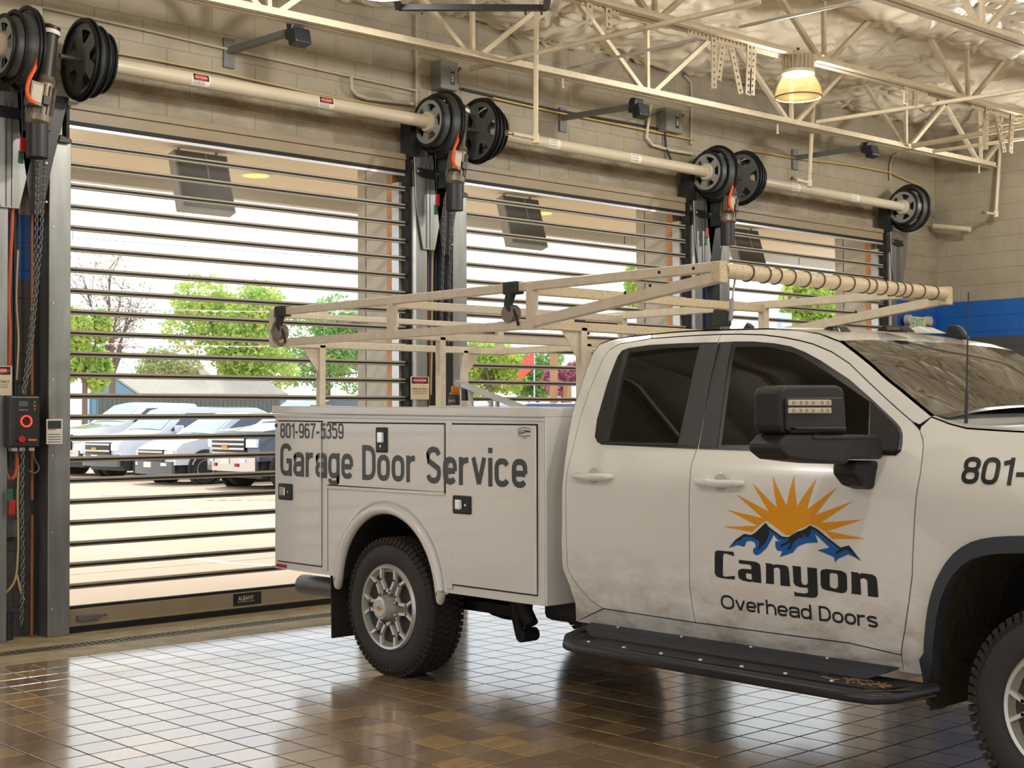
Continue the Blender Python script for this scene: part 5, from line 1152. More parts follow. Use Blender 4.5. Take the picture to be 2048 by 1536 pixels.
# side skins
qp = inset([p for p in rear]+[roof[0]]+[dtop[3], dtop[2], dtop[1]]+[p for p in reversed(drear[:-1])]+[rockb[-1]], .003)
quarter = rear+[roof[0]]+dtop[3:0:-1]+list(reversed(drear))+[rockb[-1]]
quarter = rear[:]+roof[:1]+[dtop[3], dtop[2], dtop[1], dtop[0]]+list(reversed(drear[:-1]))
panel('cab_corner_skin', inset(quarter, .003), CABW, tr)
rail = roof[:]+apil+[YZ(1840,850)]+[p for p in reversed(dtop[3:17])]
panel('roof_rail_skin', inset(rail, .003), WHITE, tr)
fender = [apil[-1]]+hood+nose[:3]+[(1.66,.5)]+archF+[YZ(1862,1405),YZ(1850,1352),YZ(1806,1318)]+list(reversed(dtop[16:]))[0:]
fender = [apil[-1]]+hood+nose+archF+[YZ(1858,1352),YZ(1808,1344)]+list(reversed(dtop[17:]))+[YZ(1843,853)]
panel('front_fender', inset(fender, .003), CABW, tr)
rocker = [dbot[0]]+dbot[1:]+[(rockb[-1][0]+.0, dbot[-1][1]-.03)]+[rockb[-1]]+list(reversed(rockb[:-1]))
rocker = dbot+[rear[0]]+list(reversed(rockb[:-1]))+[YZ(1808,1340)]
panel('rocker_panel', inset(rocker, .003), CABW, tr, lift=.004)
fd = bpil[:]+list(reversed([p for p in dbot[:3]]))+list(reversed(dtop[6:-1]))
rd = list(reversed(bpil))+[dtop[4], dtop[3], dtop[2], dtop[1]]+list(reversed(drear))[0:]+[dbot[-2]]
front_door = panel('front_door', inset(fd, .003), CABW, tr, lift=.007); rear_door = panel('rear_door', inset(rd, .003), CABW, tr, lift=.007)
# far side, plain
for nm, po in (('cab_corner_skin', quarter), ('roof_rail_skin', rail), ('front_fender', fender), ('rocker_panel', rocker), ('front_door', fd), ('rear_door', rd)): panel(nm, inset(po, .003), CABW, tr, lift=.006, mirror=True)
# windows
rw = L_([(1246.5,701),(1260,696),(1300,690),(1360,686.5),(1437,684.5),(1396,898),(1205.5,889),(1197,884),(1192,873),(1196.7,837.5),(1217,767),(1238,712)])
fw = L_([(1440.5,684.5),(1475,683),(1510,683),(1550,686.5),(1583.4,692.5),(1612,704),(1642,720),(1700,758),(1744,796.7),(1793.7,843.6),(1803,855),(1807,867),(1807,885),(1804,902),(1793.7,911),(1700,908),(1399.5,898)])
for mir in (False, True):
    pa = rear_door if not mir else tr; pb = front_door if not mir else tr
    panel('window_surround', rw, TRIM, pa, lift=.0095, thick=.006, mirror=mir); panel('window_surround', fw, TRIM, pb, lift=.0095, thick=.006, mirror=mir)
    panel('side_glass', L_([(1265.5,703),(1330,696.5),(1401.8,694),(1357.8,886),(1224.5,882)]), DGLASS, pa, lift=.0115, thick=.004, mirror=mir)
    panel('side_glass', L_([(1473.6,694),(1539.5,693.5),(1592,706),(1627,726),(1653,742),(1700,774),(1741,803),(1738,877),(1736,893),(1445.7,889)]), DGLASS, pb, lift=.0115, thick=.004, mirror=mir)
    panel('pillar_cover', L_([(1403,690),(1441,687),(1398.5,893),(1360,890)]), mat('pillar_satin', S(40,40,42), .45), pa, lift=.0125, thick=.004, mirror=mir)
    panel('pillar_cover', L_([(1446,686.5),(1467,686),(1438,893),(1402,893)]), MATS['pillar_satin'], pb, lift=.0125, thick=.004, mirror=mir)
    panel('window_divider', L_([(1252,703),(1262,702),(1222,882),(1212,884)]), PLAST, pa, lift=.014, thick=.006, mirror=mir)
    panel('sill_trim', L_([(1206,884),(1357,888),(1357,892),(1206,888)]), PLAST, pa, lift=.014, thick=.006, mirror=mir)
panel('mirror_sail', L_([(1744,801),(1795,852),(1801,870),(1797,899),(1790,904),(1742,898)]), PLAST, front_door, lift=.0125, thick=.004)
# door handles
HAND = WHITE
for (x0, x1, y0, y1, par) in ((1152.7, 1230.4, 941, 963, rear_door), (1398, 1492.6, 954, 976, front_door)):
    (ya, za), (yb, zb) = YZ(x0, (y0+y1)/2-3), YZ(x1, (y0+y1)/2+3); zc = (za+zb)/2; X = sm(zc)-.007
    h = MB().tube([(X+.0, ya-.01, zc), (X-.03, ya-.035, zc), (X-.035, (ya+yb)/2, zc-.004), (X-.03, yb+.035, zc), (X+.0, yb+.01, zc)], [.014,.019,.020,.019,.014], 10).build('door_handle', HAND, par, smooth=True)
    MB().lathe([(-.006,.001),(-.004,.042),(.006,.05)], (X-.002, (ya+yb)/2, zc), 'x', 24).build('handle_cup', mat('cup_shade', S(190,188,180), .3), par, smooth=True)
    MB().obox((X-.02, ya-.03, zc), (.022,0,0), (0,.028,0), (0,0,.017)).build('handle_end', HAND, par, bev=.008, seg=2)
# lettering and emblem on the front door (flat vinyl)
def vinyl(vs, fs, f, m, name, par, lift=.0085):
    # cut the flat print into narrow bands so that it follows the curve of the door
    bm = bmesh.new(); P = [f(u, v) for u, v in vs]; bv = [bm.verts.new((0, y, z)) for y, z in P]
    for q in fs:
        try: bm.faces.new([bv[i] for i in q])
        except ValueError: pass
    z0, z1 = min(p[1] for p in P), max(p[1] for p in P); z = z0+.018
    while z < z1: bmesh.ops.bisect_plane(bm, geom=bm.verts[:]+bm.edges[:]+bm.faces[:], plane_co=(0,0,z), plane_no=(0,0,1)); z += .018
    bm.verts.index_update(); mb = MB(); mb.v = [(sm(v.co.z)-lift, v.co.y, v.co.z) for v in bm.verts]; mb.f = [tuple(v.index for v in q.verts) for q in bm.faces]; bm.free()
    return mb.build(name, m, par)
k6 = 1717/380
def c6(u, v): return YZ(1420+u/k6, 930+v/k6)
VBLK = mat('vinyl_black', S(34,38,42), .35); VYEL = mat('vinyl_yellow', S(222,152,22), .4); VBLU = mat('vinyl_blue', S(14,92,170), .4)
sunp = [(390,605),(128,556),(440,549),(163,403),(483,478),(245,262),(540,420),(392,157),(615,385),(577,98),(702,370),(773,83),(795,375),(973,118),(885,402),(1155,203),(960,452),(1298,327),(1015,520),(1388,492),(1065,597),(1425,666),(1110,668),(1055,605),(985,560),(912,530),(880,555),(800,585),(740,630),(700,635),(640,590),(520,500),(470,530)]
vs, fs = fill2d([sunp]); vinyl(vs, fs, c6, VYEL, 'sun_emblem', front_door)
B1 = [(180,748),(250,680),(320,640),(400,650),(515,540),(560,575),(670,650),(720,655),(690,685),(625,680),(585,630),(560,680),(520,750),(460,805),(425,815),(400,790),(400,760),(425,735),(415,700),(385,685),(340,690),(320,738),(260,722)]
B2 = [(600,690),(680,680),(720,655),(800,610),(915,550),(985,600),(1190,750),(1260,765),(1380,870),(1340,845),(1260,805),(1160,850),(1142,880),(1130,830),(980,768),(1090,745),(960,620),(985,700),(880,705),(800,735),(760,790),(640,830),(665,780),(615,770),(600,730)]
K1 = [(180,748),(240,675),(320,620),(380,632),(420,610),(515,520),(545,560),(660,645),(720,650),(800,600),(860,585),(915,543),(985,580),(1080,660),(1190,745),(1265,725),(1380,870),(1260,770),(1220,770),(1165,800),(1140,795),(1165,770),(1185,762),(1080,680),(985,605),(930,575),(905,650),(880,650),(860,620),(850,655),(820,655),(770,690),(740,755),(705,770),(740,700),(640,745),(650,720),(710,690),(730,665),(660,665),(540,575),(550,605),(520,690),(440,775),(460,700),(450,680),(395,655),(320,645),(300,672),(250,690)]
for po in (B1, B2): vs, fs = fill2d([po]); vinyl(vs, fs, c6, VBLU, 'mountain_emblem', front_door, .0092)
vs, fs = fill2d([K1]); vinyl(vs, fs, c6, VBLK, 'mountain_emblem', front_door, .0098)
LET = [[[(75,770),(222,783),(230,823),(212,818),(150,798),(135,802),(128,818),(126,985),(132,1003),(150,1008),(236,1000),(234,1035),(115,1022),(75,1010),(58,990),(52,965),(52,800),(58,780)]],
 [[(270,855),(420,872),(455,890),(466,920),(474,1067),(400,1057),(390,1047),(378,1058),(300,1042),(270,1020),(262,985),(265,955),(280,940),(310,935),(383,942),(383,915),(370,900),(345,897),(300,893),(270,887)], [(335,975),(385,985),(388,1035),(350,1028),(335,1015)]],
 [[(505,882),(575,893),(580,905),(600,896),(690,905),(715,920),(722,945),(735,1097),(648,1088),(643,950),(632,930),(610,925),(585,935),(588,1077),(508,1068),(517,1058),(515,895)]],
 [[(752,908),(830,917),(835,1050),(845,1075),(865,1083),(885,1080),(895,1060),(888,922),(975,932),(985,1165),(975,1190),(950,1200),(775,1183),(768,1140),(790,1150),(860,1160),(890,1155),(897,1135),(890,1108),(830,1105),(785,1090),(765,1065),(757,925)]],
 [[(1020,945),(1060,938),(1200,955),(1235,975),(1247,1000),(1250,1125),(1235,1150),(1200,1158),(1060,1130),(1025,1115),(1010,1085),(1008,965)], [(1090,985),(1105,975),(1150,980),(1165,995),(1168,1090),(1160,1110),(1140,1117),(1105,1105),(1092,1090)]],
 [[(1280,962),(1350,972),(1358,985),(1380,975),(1480,988),(1510,1010),(1520,1045),(1532,1195),(1437,1185),(1432,1060),(1425,1035),(1400,1020),(1368,1030),(1375,1172),(1282,1160),(1290,1150),(1287,985)]]]
for L in LET: vs, fs = fill2d(L); vinyl(vs, fs, c6, VBLK, 'lettering', front_door)
def textYZ(s, ya, yb, z, h, bold, m, par, xf, lift, name='lettering'):
    w = abs(yb-ya)/h; vs, fs, lf = stroke_text(s, w, bold); mb = MB()
    for (u, v), q in zip(vs, lf): yy = ya+(yb-ya)*u/w; zz = z+v*h; mb.v.append((xf(zz)-lift-q, yy, zz))
    mb.f = list(fs); return mb.build(name, m, par)
(ya, za), (yb, zb), (_, zt1) = c6(112, 1291), c6(1530, 1478), c6(112, 1160)
textYZ('Overhead Doors', ya, yb, (za+zb)/2, (zt1-za)*.98, .08, VBLK, front_door, sm, .0085)
k4 = 2048/600
(ya, za), (yb, _), (_, zt1) = YZ(1448+1620/k4, 700+912/k4), YZ(1448+1965/k4, 700+925/k4), YZ(1448+1640/k4, 700+727/k4)
textYZ('801', ya, yb, za, zt1-za, .085, VBLK, tr, sm, .0085); textYZ('-967-5359', yb+(yb-ya)*.06, yb+(yb-ya)*3.3, za, zt1-za, .085, VBLK, tr, sm, .0085)
# shift dirt streaks: small scuffs under the lettering
# tow mirror: seen from the front, arm and mount on the door
YM = 3.35
def MP(u, v, Y=YM): return PY(1448+u/k4, 700+v/k4, Y)
mir = MB().prism([MP(*p) for p in ((380,300),(388,268),(410,250),(450,240),(780,240),(810,255),(822,285),(832,400),(842,572),(440,575),(400,570),(382,520))], (0,.13,0)).build('mirror_head', PLAST, tr, bev=.012, seg=2)
MB().prism([MP(*p, YM-.012) for p in ((425,345),(440,325),(815,322),(826,450),(836,560),(470,572),(430,550))], (0,.02,0)).build('mirror_face', PLAST, mir, bev=.006)
for (a, b) in ((340, 380), (393, 433)): 
    MB().prism([MP(*p, YM-.022) for p in ((450,a),(735,a),(738,b),(450,b))], (0,.02,0)).build('marker_lens', mat('clear_lens', S(200,190,170), .12, spec=.9), mir, bev=.003)
    for u in (470, 520, 560, 605, 665, 705): MB().prism([MP(*p, YM-.0235) for p in ((u,a+8),(u+14,a+8),(u+14,b-8),(u,b-8))], (0,.003,0)).build('marker_chip', mat('lens_chip', S(150,140,120), .3), mir)
MB().prism([MP(*p, YM-.03) for p in ((480,528),(838,525),(842,545),(500,545))], (0,.03,0)).build('mirror_ridge', PLAST, mir, bev=.004)
arm = MB().prism([MP(*p, YM-.02) for p in ((385,640),(440,580),(470,573),(1060,578),(1085,618),(1090,745),(862,748),(850,780),(720,778),(600,766),(450,748),(385,695))], (0,.16,0)).build('mirror_arm', PLAST, tr, bev=.014, seg=2)
MB().prism([MP(*p, YM-.024) for p in ((600,590),(1030,585),(1070,610),(620,612))], (0,.01,0)).build('arm_ridge', PLAST, arm, bev=.003)
mp_ = [MP(*p, YM+.03) for p in ((905,752),(1200,760),(1188,860),(1150,935),(1100,955),(1040,960),(955,930),(892,850))]
MB().prism(mp_, (0,.12,0)).build('mirror_mount', PLAST, tr, bev=.02, seg=2)
tri = MP(372, 445, YM+.10); MB().prism([MP(305,455,YM+.12), MP(378,425,YM+.12), MP(378,480,YM+.12)], (0,.01,0)).build('mirror_glass', CHROME, mir)
# roof marker lamps, shark fin, antenna, brake lamp
def r1(u, v, X): return PX(1448+u/k4, 450+v/k4, X)
for X, L, lens in ((5.72, ((655,722),(705,692),(770,690),(808,735),(700,740)), ((742,700),(778,700),(790,726),(748,726))), (6.05, ((1035,720),(1085,683),(1200,690),(1245,728),(1100,728)), ((1110,690),(1190,694),(1205,716),(1115,716)))):
    MB().prism([r1(*p, X) for p in L], (.09,0,0)).build('roof_marker_lamp', BLACK, tr, bev=.006); MB().prism([r1(*p, X-.004) for p in lens], (.006,0,0)).build('marker_lens', mat('smoke_lens', S(110,100,86), .2), tr)
MB().prism([r1(*p, 6.3) for p in ((1240,735),(1270,705),(1330,690),(1440,735))], (.12,0,0)).build('roof_bracket', WHITE, tr, bev=.006)
MB().prism([r1(*p, 6.75) for p in ((1450,745),(1512,735),(1515,682),(1560,682),(1600,690),(1660,775),(1600,780))], (.05,0,0)).build('roof_fin', BLACK, tr, bev=.012, seg=2)
A, B = PX(1932, 858, 5.45), PX(1937, 585, 5.45); Mi = A+(B-A)*.27; MB().tube([A, Mi, Mi+(B-A)*.01, B], [.008,.007,.004,.0025], 8).build('antenna', BLACK, tr, smooth=True)
a = apil[-1]; MB().tube([(6.0, a[0]-.30, a[1]-.0), (6.5, a[0]-.26, a[1]+.04), (6.9, a[0]-.22, a[1]+.06)], .012, 8).build('wiper', BLACK, tr, smooth=True)
# front flare (grey plastic) and mud-splashed liner
outF = L_([(1862.6,1408),(1856,1370),(1849,1330),(1847,1318),(1856,1304),(1857,1273.5),(1859.7,1244),(1864,1214),(1870,1188.6),(1878,1164),(1887.5,1144.6),(1899,1125),(1915,1106),(1930,1094),(1950,1083),(1970,1077),(1990,1073.5),(2020,1071.5),(2048,1071)])
panel('fender_flare', outF+mirY(outF)+list(reversed(inF+mirY(inF))), FLARE, tr, lift=.035, thick=.06)
panel('fender_flare', outF+mirY(outF)+list(reversed(inF+mirY(inF))), FLARE, tr, lift=.035, thick=.06, mirror=True)
MB().add([(x, y, z-.008) for x in (5.255, 5.75) for y, z in archF], [(i, i+1, i+1+len(archF), i+len(archF)) for i in range(len(archF)-1)]).build('wheel_liner', MUD, tr, smooth=True)

# wheels: tyre with tread, spoked rim, hub
RIM = mat('machined_rim', S(196,196,194), .3, .55); RIMD = mat('rim_pocket', S(140,134,120), .45, .3); TREAD = mat('tread_rubber', S(46,40,34), .8, bump=.3, bscale=150); SIDEW = mat('sidewall_rubber', S(44,42,42), .6, bump=.15, bscale=120)
def wheel(hub, xo, sg, label=None):   # xo outer face X; sg=+1: inner side towards +X
    R = RW; W_ = .27; o = (xo, hub[0], hub[1]); x = lambda d: d*sg
    t = MB().lathe([(x(.03),.24),(x(.012),.265),(x(.0),.31),(x(.004),.36),(x(.018),.395),(x(.04),R-.012),(x(.06),R-.009),(x(W_-.06),R-.009),(x(W_-.04),R-.012),(x(W_-.018),.395),(x(W_-.004),.36),(x(W_),.31),(x(W_-.03),.24)], o, 'x', 72).build('tyre', SIDEW, tr, smooth=True)
    td = MB(); N = 66
    for k in range(N):
        a = 2*PI*k/N; ca, sa = math.cos(a), math.sin(a); rad = Vector((0, ca, sa)); tan = Vector((0, -sa, ca)); oo = Vector(o)
        for (xx, w, da) in ((.035, .03, 0), (.082, .034, .5), (.135, .036, 0), (.188, .034, .5), (W_-.035, .03, 0)):
            b = a+da*2*PI/N; rad = Vector((0, math.cos(b), math.sin(b))); tan = Vector((0, -math.sin(b), math.cos(b)))
            td.obox(oo+Vector((x(xx),0,0))+rad*(R-.006), Vector((x(w/2),0,0)), tan*.0135, rad*.006)
        td.obox(oo+Vector((x(.0145),0,0))+Vector((0, ca, sa))*(.392), Vector((x(.010),0,0))+Vector((0, ca, sa))*.012, Vector((0,-sa,ca))*.012, Vector((x(-.004),0,0))+Vector((0,ca,sa))*.006)
    td.build('tread', TREAD, t)
    MB().lathe([(x(.012),.262),(x(-.004),.252),(x(.0),.238),(x(.03),.228),(x(.12),.20),(x(.20),.235),(x(.22),.24)], o, 'x', 60, cap=False).build('rim_barrel', RIM, t, smooth=True)
    MB().lathe([(x(.11),.001),(x(.11),.21)], o, 'x', 40).build('brake_disc', STEELD, t)
    # face: six U-shaped windows
    loops = [[(.236*math.cos(2*PI*k/60), .236*math.sin(2*PI*k/60)) for k in range(60)]]
    for q in range(6):
        a = PI/2+q*PI/3; u = (math.cos(a), math.sin(a)); v = (-u[1], u[0])
        L = [(.205,-.055),(.215,0),(.205,.055),(.165,.056),(.112,.018),(.112,-.018),(.165,-.056)]
        loops.append([(u[0]*r+v[0]*s, u[1]*r+v[1]*s) for r, s in L])
        a += PI/6; u = (math.cos(a), math.sin(a)); v = (-u[1], u[0]); L = [(.210,-.036),(.215,0),(.210,.036),(.172,.010),(.172,-.010)]
        loops.append([(u[0]*r+v[0]*s, u[1]*r+v[1]*s) for r, s in L])
    vs, fs = fill2d(loops); fm = MB(); n0 = len(vs)
    for d in (.020, .060):
        fm.add([(xo+x(d), hub[0]+a_, hub[1]+b_) for a_, b_ in vs], fs)
    for L in loops:
        m_ = len(L); base = len(fm.v); fm.v += [(xo+x(.020), hub[0]+a_, hub[1]+b_) for a_, b_ in L]+[(xo+x(.060), hub[0]+a_, hub[1]+b_) for a_, b_ in L]
        for i in range(m_): j = (i+1) % m_; fm.f.append((base+i, base+j, base+m_+j, base+m_+i))
    fm.build('rim_face', RIMD, t)
    for q in range(6):     # raised bright ribs framing each window
        a = PI/2+q*PI/3; u = Vector((0, math.cos(a), math.sin(a))); v = Vector((0, -math.sin(a), math.cos(a))); c = Vector((xo+x(.012), hub[0], hub[1]))
        P = [c+u*.222-v*.066, c+u*.166-v*.066, c+u*.100-v*.022, c+u*.100+v*.022, c+u*.166+v*.066, c+u*.222+v*.066]
        rb_ = MB()
        for p_, q_ in zip(P[:-1], P[1:]): e_ = (q_-p_).normalized()*.007; rb_.bar(p_-e_, q_+e_, .016, .022, up=(1,0,0))
        rb_.build('rim_rib', mat('rim_bright', S(222,222,222), .25, .3), t)
    MB().lathe([(x(.03),.082),(x(-.02),.074),(x(-.055),.066),(x(-.06),.05),(x(-.06),.001)], o, 'x', 32).build('hub', RIM, t, smooth=True)
    MB().lathe([(x(-.0615),.001),(x(-.0615),.05),(x(-.058),.054)], o, 'x', 32).build('hub_cap', ALUL, t, smooth=True)
    bow = [(-.036,-.006),(-.014,-.006),(-.012,-.014),(.012,-.014),(.014,-.006),(.036,-.006),(.030,.006),(.014,.006),(.012,.014),(-.012,.014),(-.014,.006),(-.030,.006)]
    vs, fs = fill2d([bow]); put2d(vs, fs, (xo+x(-.0625), hub[0], hub[1]), (0,-1,0), (0,0,1)).build('hub_badge', BADGE, t)
    for k in range(8):
        a = 2*PI*(k+.5)/8; MB().lathe([(x(.018),.012),(x(-.012),.012),(x(-.02),.007),(x(-.02),.001)], (xo, hub[0]+.097*math.cos(a), hub[1]+.097*math.sin(a)), 'x', 6).build('lug_nut', CHROME, t)
    return t
wheel(HUBR, 5.255, 1); wheel(HUBF, 5.262, 1); wheel(HUBR, 2*CXT-5.255, -1); wheel(HUBF, 2*CXT-5.262, -1)

# chassis bits seen below
MB().box(5.7, 5.80, 2.0, 7.9, .48, .62).box(2*CXT-5.8, 2*CXT-5.7, 2.0, 7.9, .48, .62).box(5.6, 7.0, 5.5, 5.7, .45, .6).build('frame_rail', STEELD, tr)
MB().tube([(5.5, HUBR[0], .42), (7.1, HUBR[0], .42)], .06, 12).lathe([(-.16,.02),(-.12,.14),(0,.18),(.12,.14),(.16,.02)], (6.25, HUBR[0], .42), 'x', 18).build('rear_axle', STEELD, tr, smooth=True)
MB().tube([(5.66, 6.15, .62), (5.62, 6.0, .30)], .03, 10).tube([(5.66, 6.22, .75), (5.66, 5.95, .36)], .045, 10).build('damper', STEELD, tr, smooth=True)
MB().box(5.62, 5.72, 6.0, 7.7, .40, .46).tube([(5.60,5.98,.30),(5.72,5.98,.30)], .04, 10).build('leaf_spring', STEELD, tr)
MB().obox((5.95, 5.55, .48), (.25,0,0), (0,.35,0), (0,0,.09)).build('fuel_tank', STEELD, tr, bev=.04, seg=2)
MB().tube([(5.5, 5.35, .45), (5.6, 5.0, .5), (5.9, 4.0, .5)], .05, 10).build('exhaust_pipe', STEELD, tr, smooth=True)
e0, e1 = PX(606, 1175, 5.56), PX(652, 1175, 5.56); MB().tube([(5.56, e0.y, .42), (5.56, e0.y-.02, .42), (5.56, 7.3, .43)], [.066,.068,.066], 18).build('tailpipe', mat('steel_pipe', S(120,120,118), .4, .6), tr, smooth=True)
MB().prism([(5.30,7.43,.57),(5.30,7.42,.155),(5.62,7.42,.155),(5.62,7.43,.57)], (0,.012,0)).build('mud_flap', mat('mud_flap_rubber', S(44,40,36), .8, bump=.5, bscale=30, stretch=(8,8,.4)), tr)
MB().box(5.45, 2*CXT-5.45, 7.98, 8.16, .56, .70).box(5.45, 5.6, 7.95, 8.14, .62, .74).build('rear_bumper', STEELD, tr, bev=.02)
MB().box(5.30, 2*CXT-5.30, 1.36, 1.52, .55, .82).build('front_bumper', CHROME, tr, bev=.03, seg=2)
g = MB()
for k in range(4): g.box(5.75, 2*CXT-5.75, 1.34, 1.42, .92+k*.11, .98+k*.11)
g.build('front_grille', GRILLE, tr)
for s in (5.36, 2*CXT-5.70): MB().box(s, s+.34, 1.40, 1.52, 1.02, 1.28).build('headlamp', HEADL, tr, bev=.02)

# running board: deck, rounded outer rail, end caps, slots, bolts
RB = mat('running_board_black', S(30,31,34), .45, var=.2, vscale=10); RBB = mat('running_board_rail', S(36,38,44), .35)
zb_ = .418
rail_pts = [(5.30,5.16,zb_+.03),(5.16,5.14,zb_+.01),(5.07,5.06,zb_),(5.045,4.95,zb_-.005),(5.045,3.40,zb_-.012),(5.06,3.28,zb_-.012),(5.12,3.20,zb_-.005),(5.28,3.11,zb_+.02)]
brd = MB().tube(rail_pts, .030, 12).build('running_board', RBB, tr, smooth=True)
MB().prism([(5.055,4.97,zb_+.012),(5.09,5.08,zb_+.014),(5.18,5.13,zb_+.02),(5.30,5.15,zb_+.02),(5.30,3.14,zb_+.02),(5.13,3.24,zb_+.012),(5.07,3.30,zb_+.010)], (0,0,.012)).build('board_deck', RB, brd)
MB().prism([(5.19,5.02,zb_+.03),(5.23,5.10,zb_+.06),(5.30,5.12,zb_+.075),(5.30,3.30,zb_+.075),(5.23,3.32,zb_+.06),(5.19,3.40,zb_+.03)], (0,0,.006)).build('board_riser', mat('board_riser', S(44,48,56), .4), brd)
for k in range(5): MB().box(5.150, 5.162, 4.66-k*.27, 4.84-k*.27, zb_+.0245, zb_+.0255).build('deck_slot', GAP, brd)
for k in range(7): MB().lathe([(zb_+.024,.010),(zb_+.031,.008),(zb_+.032,.001)], (5.085, 4.93-k*.24, 0), 'z', 8).build('deck_bolt', ALUL, brd)
for k in range(4): MB().lathe([(zb_+.08,.008),(zb_+.086,.006)], (5.27, 4.9-k*.42, 0), 'z', 8).build('deck_bolt', ALUL, brd)
for k in range(5): MB().bar((5.11, 5.03-k*.022, zb_+.027), (5.20, 5.06-k*.022, zb_+.033), .008, .004).build('tread_bar', GAP, brd)
r_ = np.random.default_rng(5); deb = MB()
for k in range(46):
    y = 3.26+abs(r_.normal(0, .16)); x = r_.uniform(5.09, 5.2); a = r_.uniform(0, PI); s = r_.uniform(.006, .02); deb.obox((x, y, zb_+.028), (math.cos(a)*s, math.sin(a)*s, 0), (-math.sin(a)*.003, math.cos(a)*.003, 0), (0,0,.002))
tag(deb.build('leaf_litter', mat('dry_leaf', S(150,120,78), .9), brd), kind='stuff')
MB().prism([(5.05,3.30,zb_-.035),(5.12,3.18,zb_-.03),(5.27,3.10,zb_-.01),(5.27,3.10,zb_+.03),(5.12,3.19,zb_+.024),(5.05,3.31,zb_+.02)], (-.012,-.006,0)).build('caked_mud', mat('caked_mud', S(84,64,38), .9, bump=.6, bscale=50), brd, bev=.006)
for y in (4.6, 3.6): MB().bar((5.1, y, zb_), (5.6, y, .52), .05, .03).build('board_bracket', STEELD, brd)

# ---- service body
XB = 5.262
def BP(u, v, X=XB): p = PX(520+u/3.103, 780+v/3.103, X); return (p.y, p.z)
ZT0 = PX(546, 812, XB).z; ZT1 = PX(1087, 816, XB).z; YR, YFB = 8.02, 5.425
ztop = lambda y: ZT0+(ZT1-ZT0)*(YR-y)/(YR-YFB)
HA = HUBR[0]
arch = [(HA+.475*math.cos(a), .50+.50*math.sin(a)) for a in np.linspace(.12, PI-.12, 21)]
bodypoly = [(YR, .562), (YR, ztop(YR)-.055), (YFB, ztop(YFB)-.045), (YFB, .556), (HA-.56, .556)]+[(y, z) for y, z in reversed(arch)]+[(HA+.61, .562)]
for mirr in (0, 1):
    f_ = (lambda x: 2*CXT-x) if mirr else (lambda x: x)
    MB().prism([(f_(XB), y, z) for y, z in bodypoly], ((.50 if not mirr else -.50), 0, 0)).build('compartment_box', BEDW, tr)
    lid = [(YR+.012, ztop(YR)), (YR+.012, ztop(YR)-.05), (YFB-.006, ztop(YFB)-.05), (YFB-.006, ztop(YFB))]
    MB().prism([(f_(XB-.022), y, z) for y, z in lid], ((.55 if not mirr else -.55), 0, 0)).build('top_lid', BEDW, tr, bev=.006, seg=2)
    MB().prism([(f_(XB-.010), y, z) for y, z in [(YR+.006, ztop(YR)-.055), (YR+.006, ztop(YR)-.07), (YFB-.003, ztop(YFB)-.07), (YFB-.003, ztop(YFB)-.055)]], ((.5 if not mirr else -.5), 0, 0)).build('lid_drip_rail', BEDW, tr)
MB().box(XB+.5, 2*CXT-XB-.5, YFB, YR, .72, .78).build('bed_floor', STEELD, tr)
MB().box(XB, 2*CXT-XB, YFB-.012, YFB-.0005, .556, ZT1-.05).build('front_bulkhead', BEDW, tr, bev=.004)
MB().box(XB+.5, 2*CXT-XB-.5, YR-.05, YR, .72, 1.2).build('tailgate', BEDW, tr)
def bdoor(name, quad, hinge=None):
    P = [BP(*q) for q in quad]
    MB().prism([(XB-.003, y, z) for y, z in inset(P, -.006)], (.004, 0, 0)).build('door_gasket', GAP, tr)
    d = MB().prism([(XB-.014, y, z) for y, z in inset(P, .002)], (.012, 0, 0)).build(name, BEDW, tr, bev=.004, seg=2); return d
d1 = bdoor('compartment_door', [(117,193),(388,197),(386,1094),(115,1058)])
d2 = bdoor('compartment_door', [(422,203),(1152,212),(1150,636),(426,589)])
d3 = bdoor('compartment_door', [(1197,212),(1720,218),(1720,1273),(1196,1205)])
for (yy, za, zb, par) in ((BP(1722,700)[0], BP(1720,1268)[1], BP(1720,225)[1], d3), (BP(388,600)[0], BP(388,1090)[1], BP(388,200)[1], d1)):
    MB().tube([(XB-.014, yy, za), (XB-.014, yy, zb)], .006, 8).build('piano_hinge', BEDW, par)
    h_ = MB()
    for k in range(30): z = za+(zb-za)*(k+.5)/30; h_.box(XB-.0205, XB-.012, yy-.007, yy+.007, z-.0015, z+.0015)
    h_ = None
(ya, za), (yb, zb) = BP(426, 605), BP(1150, 648); MB().prism([(XB-.012, ya, za+.012), (XB-.012, ya, za-.004), (XB-.012, yb, zb-.004), (XB-.012, yb, zb+.012)], (.012,0,0)).build('hinge_strip', BEDW, tr)
# fender panel pressing and rounded flare lip
LIP = []
for a in np.linspace(.03, PI-.03, 33): LIP.append((HA+.503*math.cos(a), .50+.515*math.sin(a)))
LIP = [(HA+.505, .556)]+LIP+[(HA-.505, .556)]
MB().tube([(XB-.006, y, z) for y, z in LIP], .034, 10).build('wheel_arch_lip', BEDW, tr, smooth=True)
MB().tube([(XB+.0, HA+(y-HA)*1.0, z-.0) for y, z in [(HA+(y-HA)*1.10, .50+(z-.5)*1.10 if z > .56 else .556) for y, z in LIP]], .012, 8).build('arch_swage', BEDW, tr, smooth=True)
MB().add([(x, HA+.466*math.cos(a), .50+.488*math.sin(a)) for x in (XB+.004, XB+.50) for a in np.linspace(.1, PI-.1, 21)], [(i, i+1, i+22, i+21) for i in range(20)]).build('wheel_box', STEELD, tr, smooth=True)
MB().box(XB+.49, XB+.51, HA-.62, HA+.62, .45, 1.1).build('wheel_box_wall', STEELD, tr)
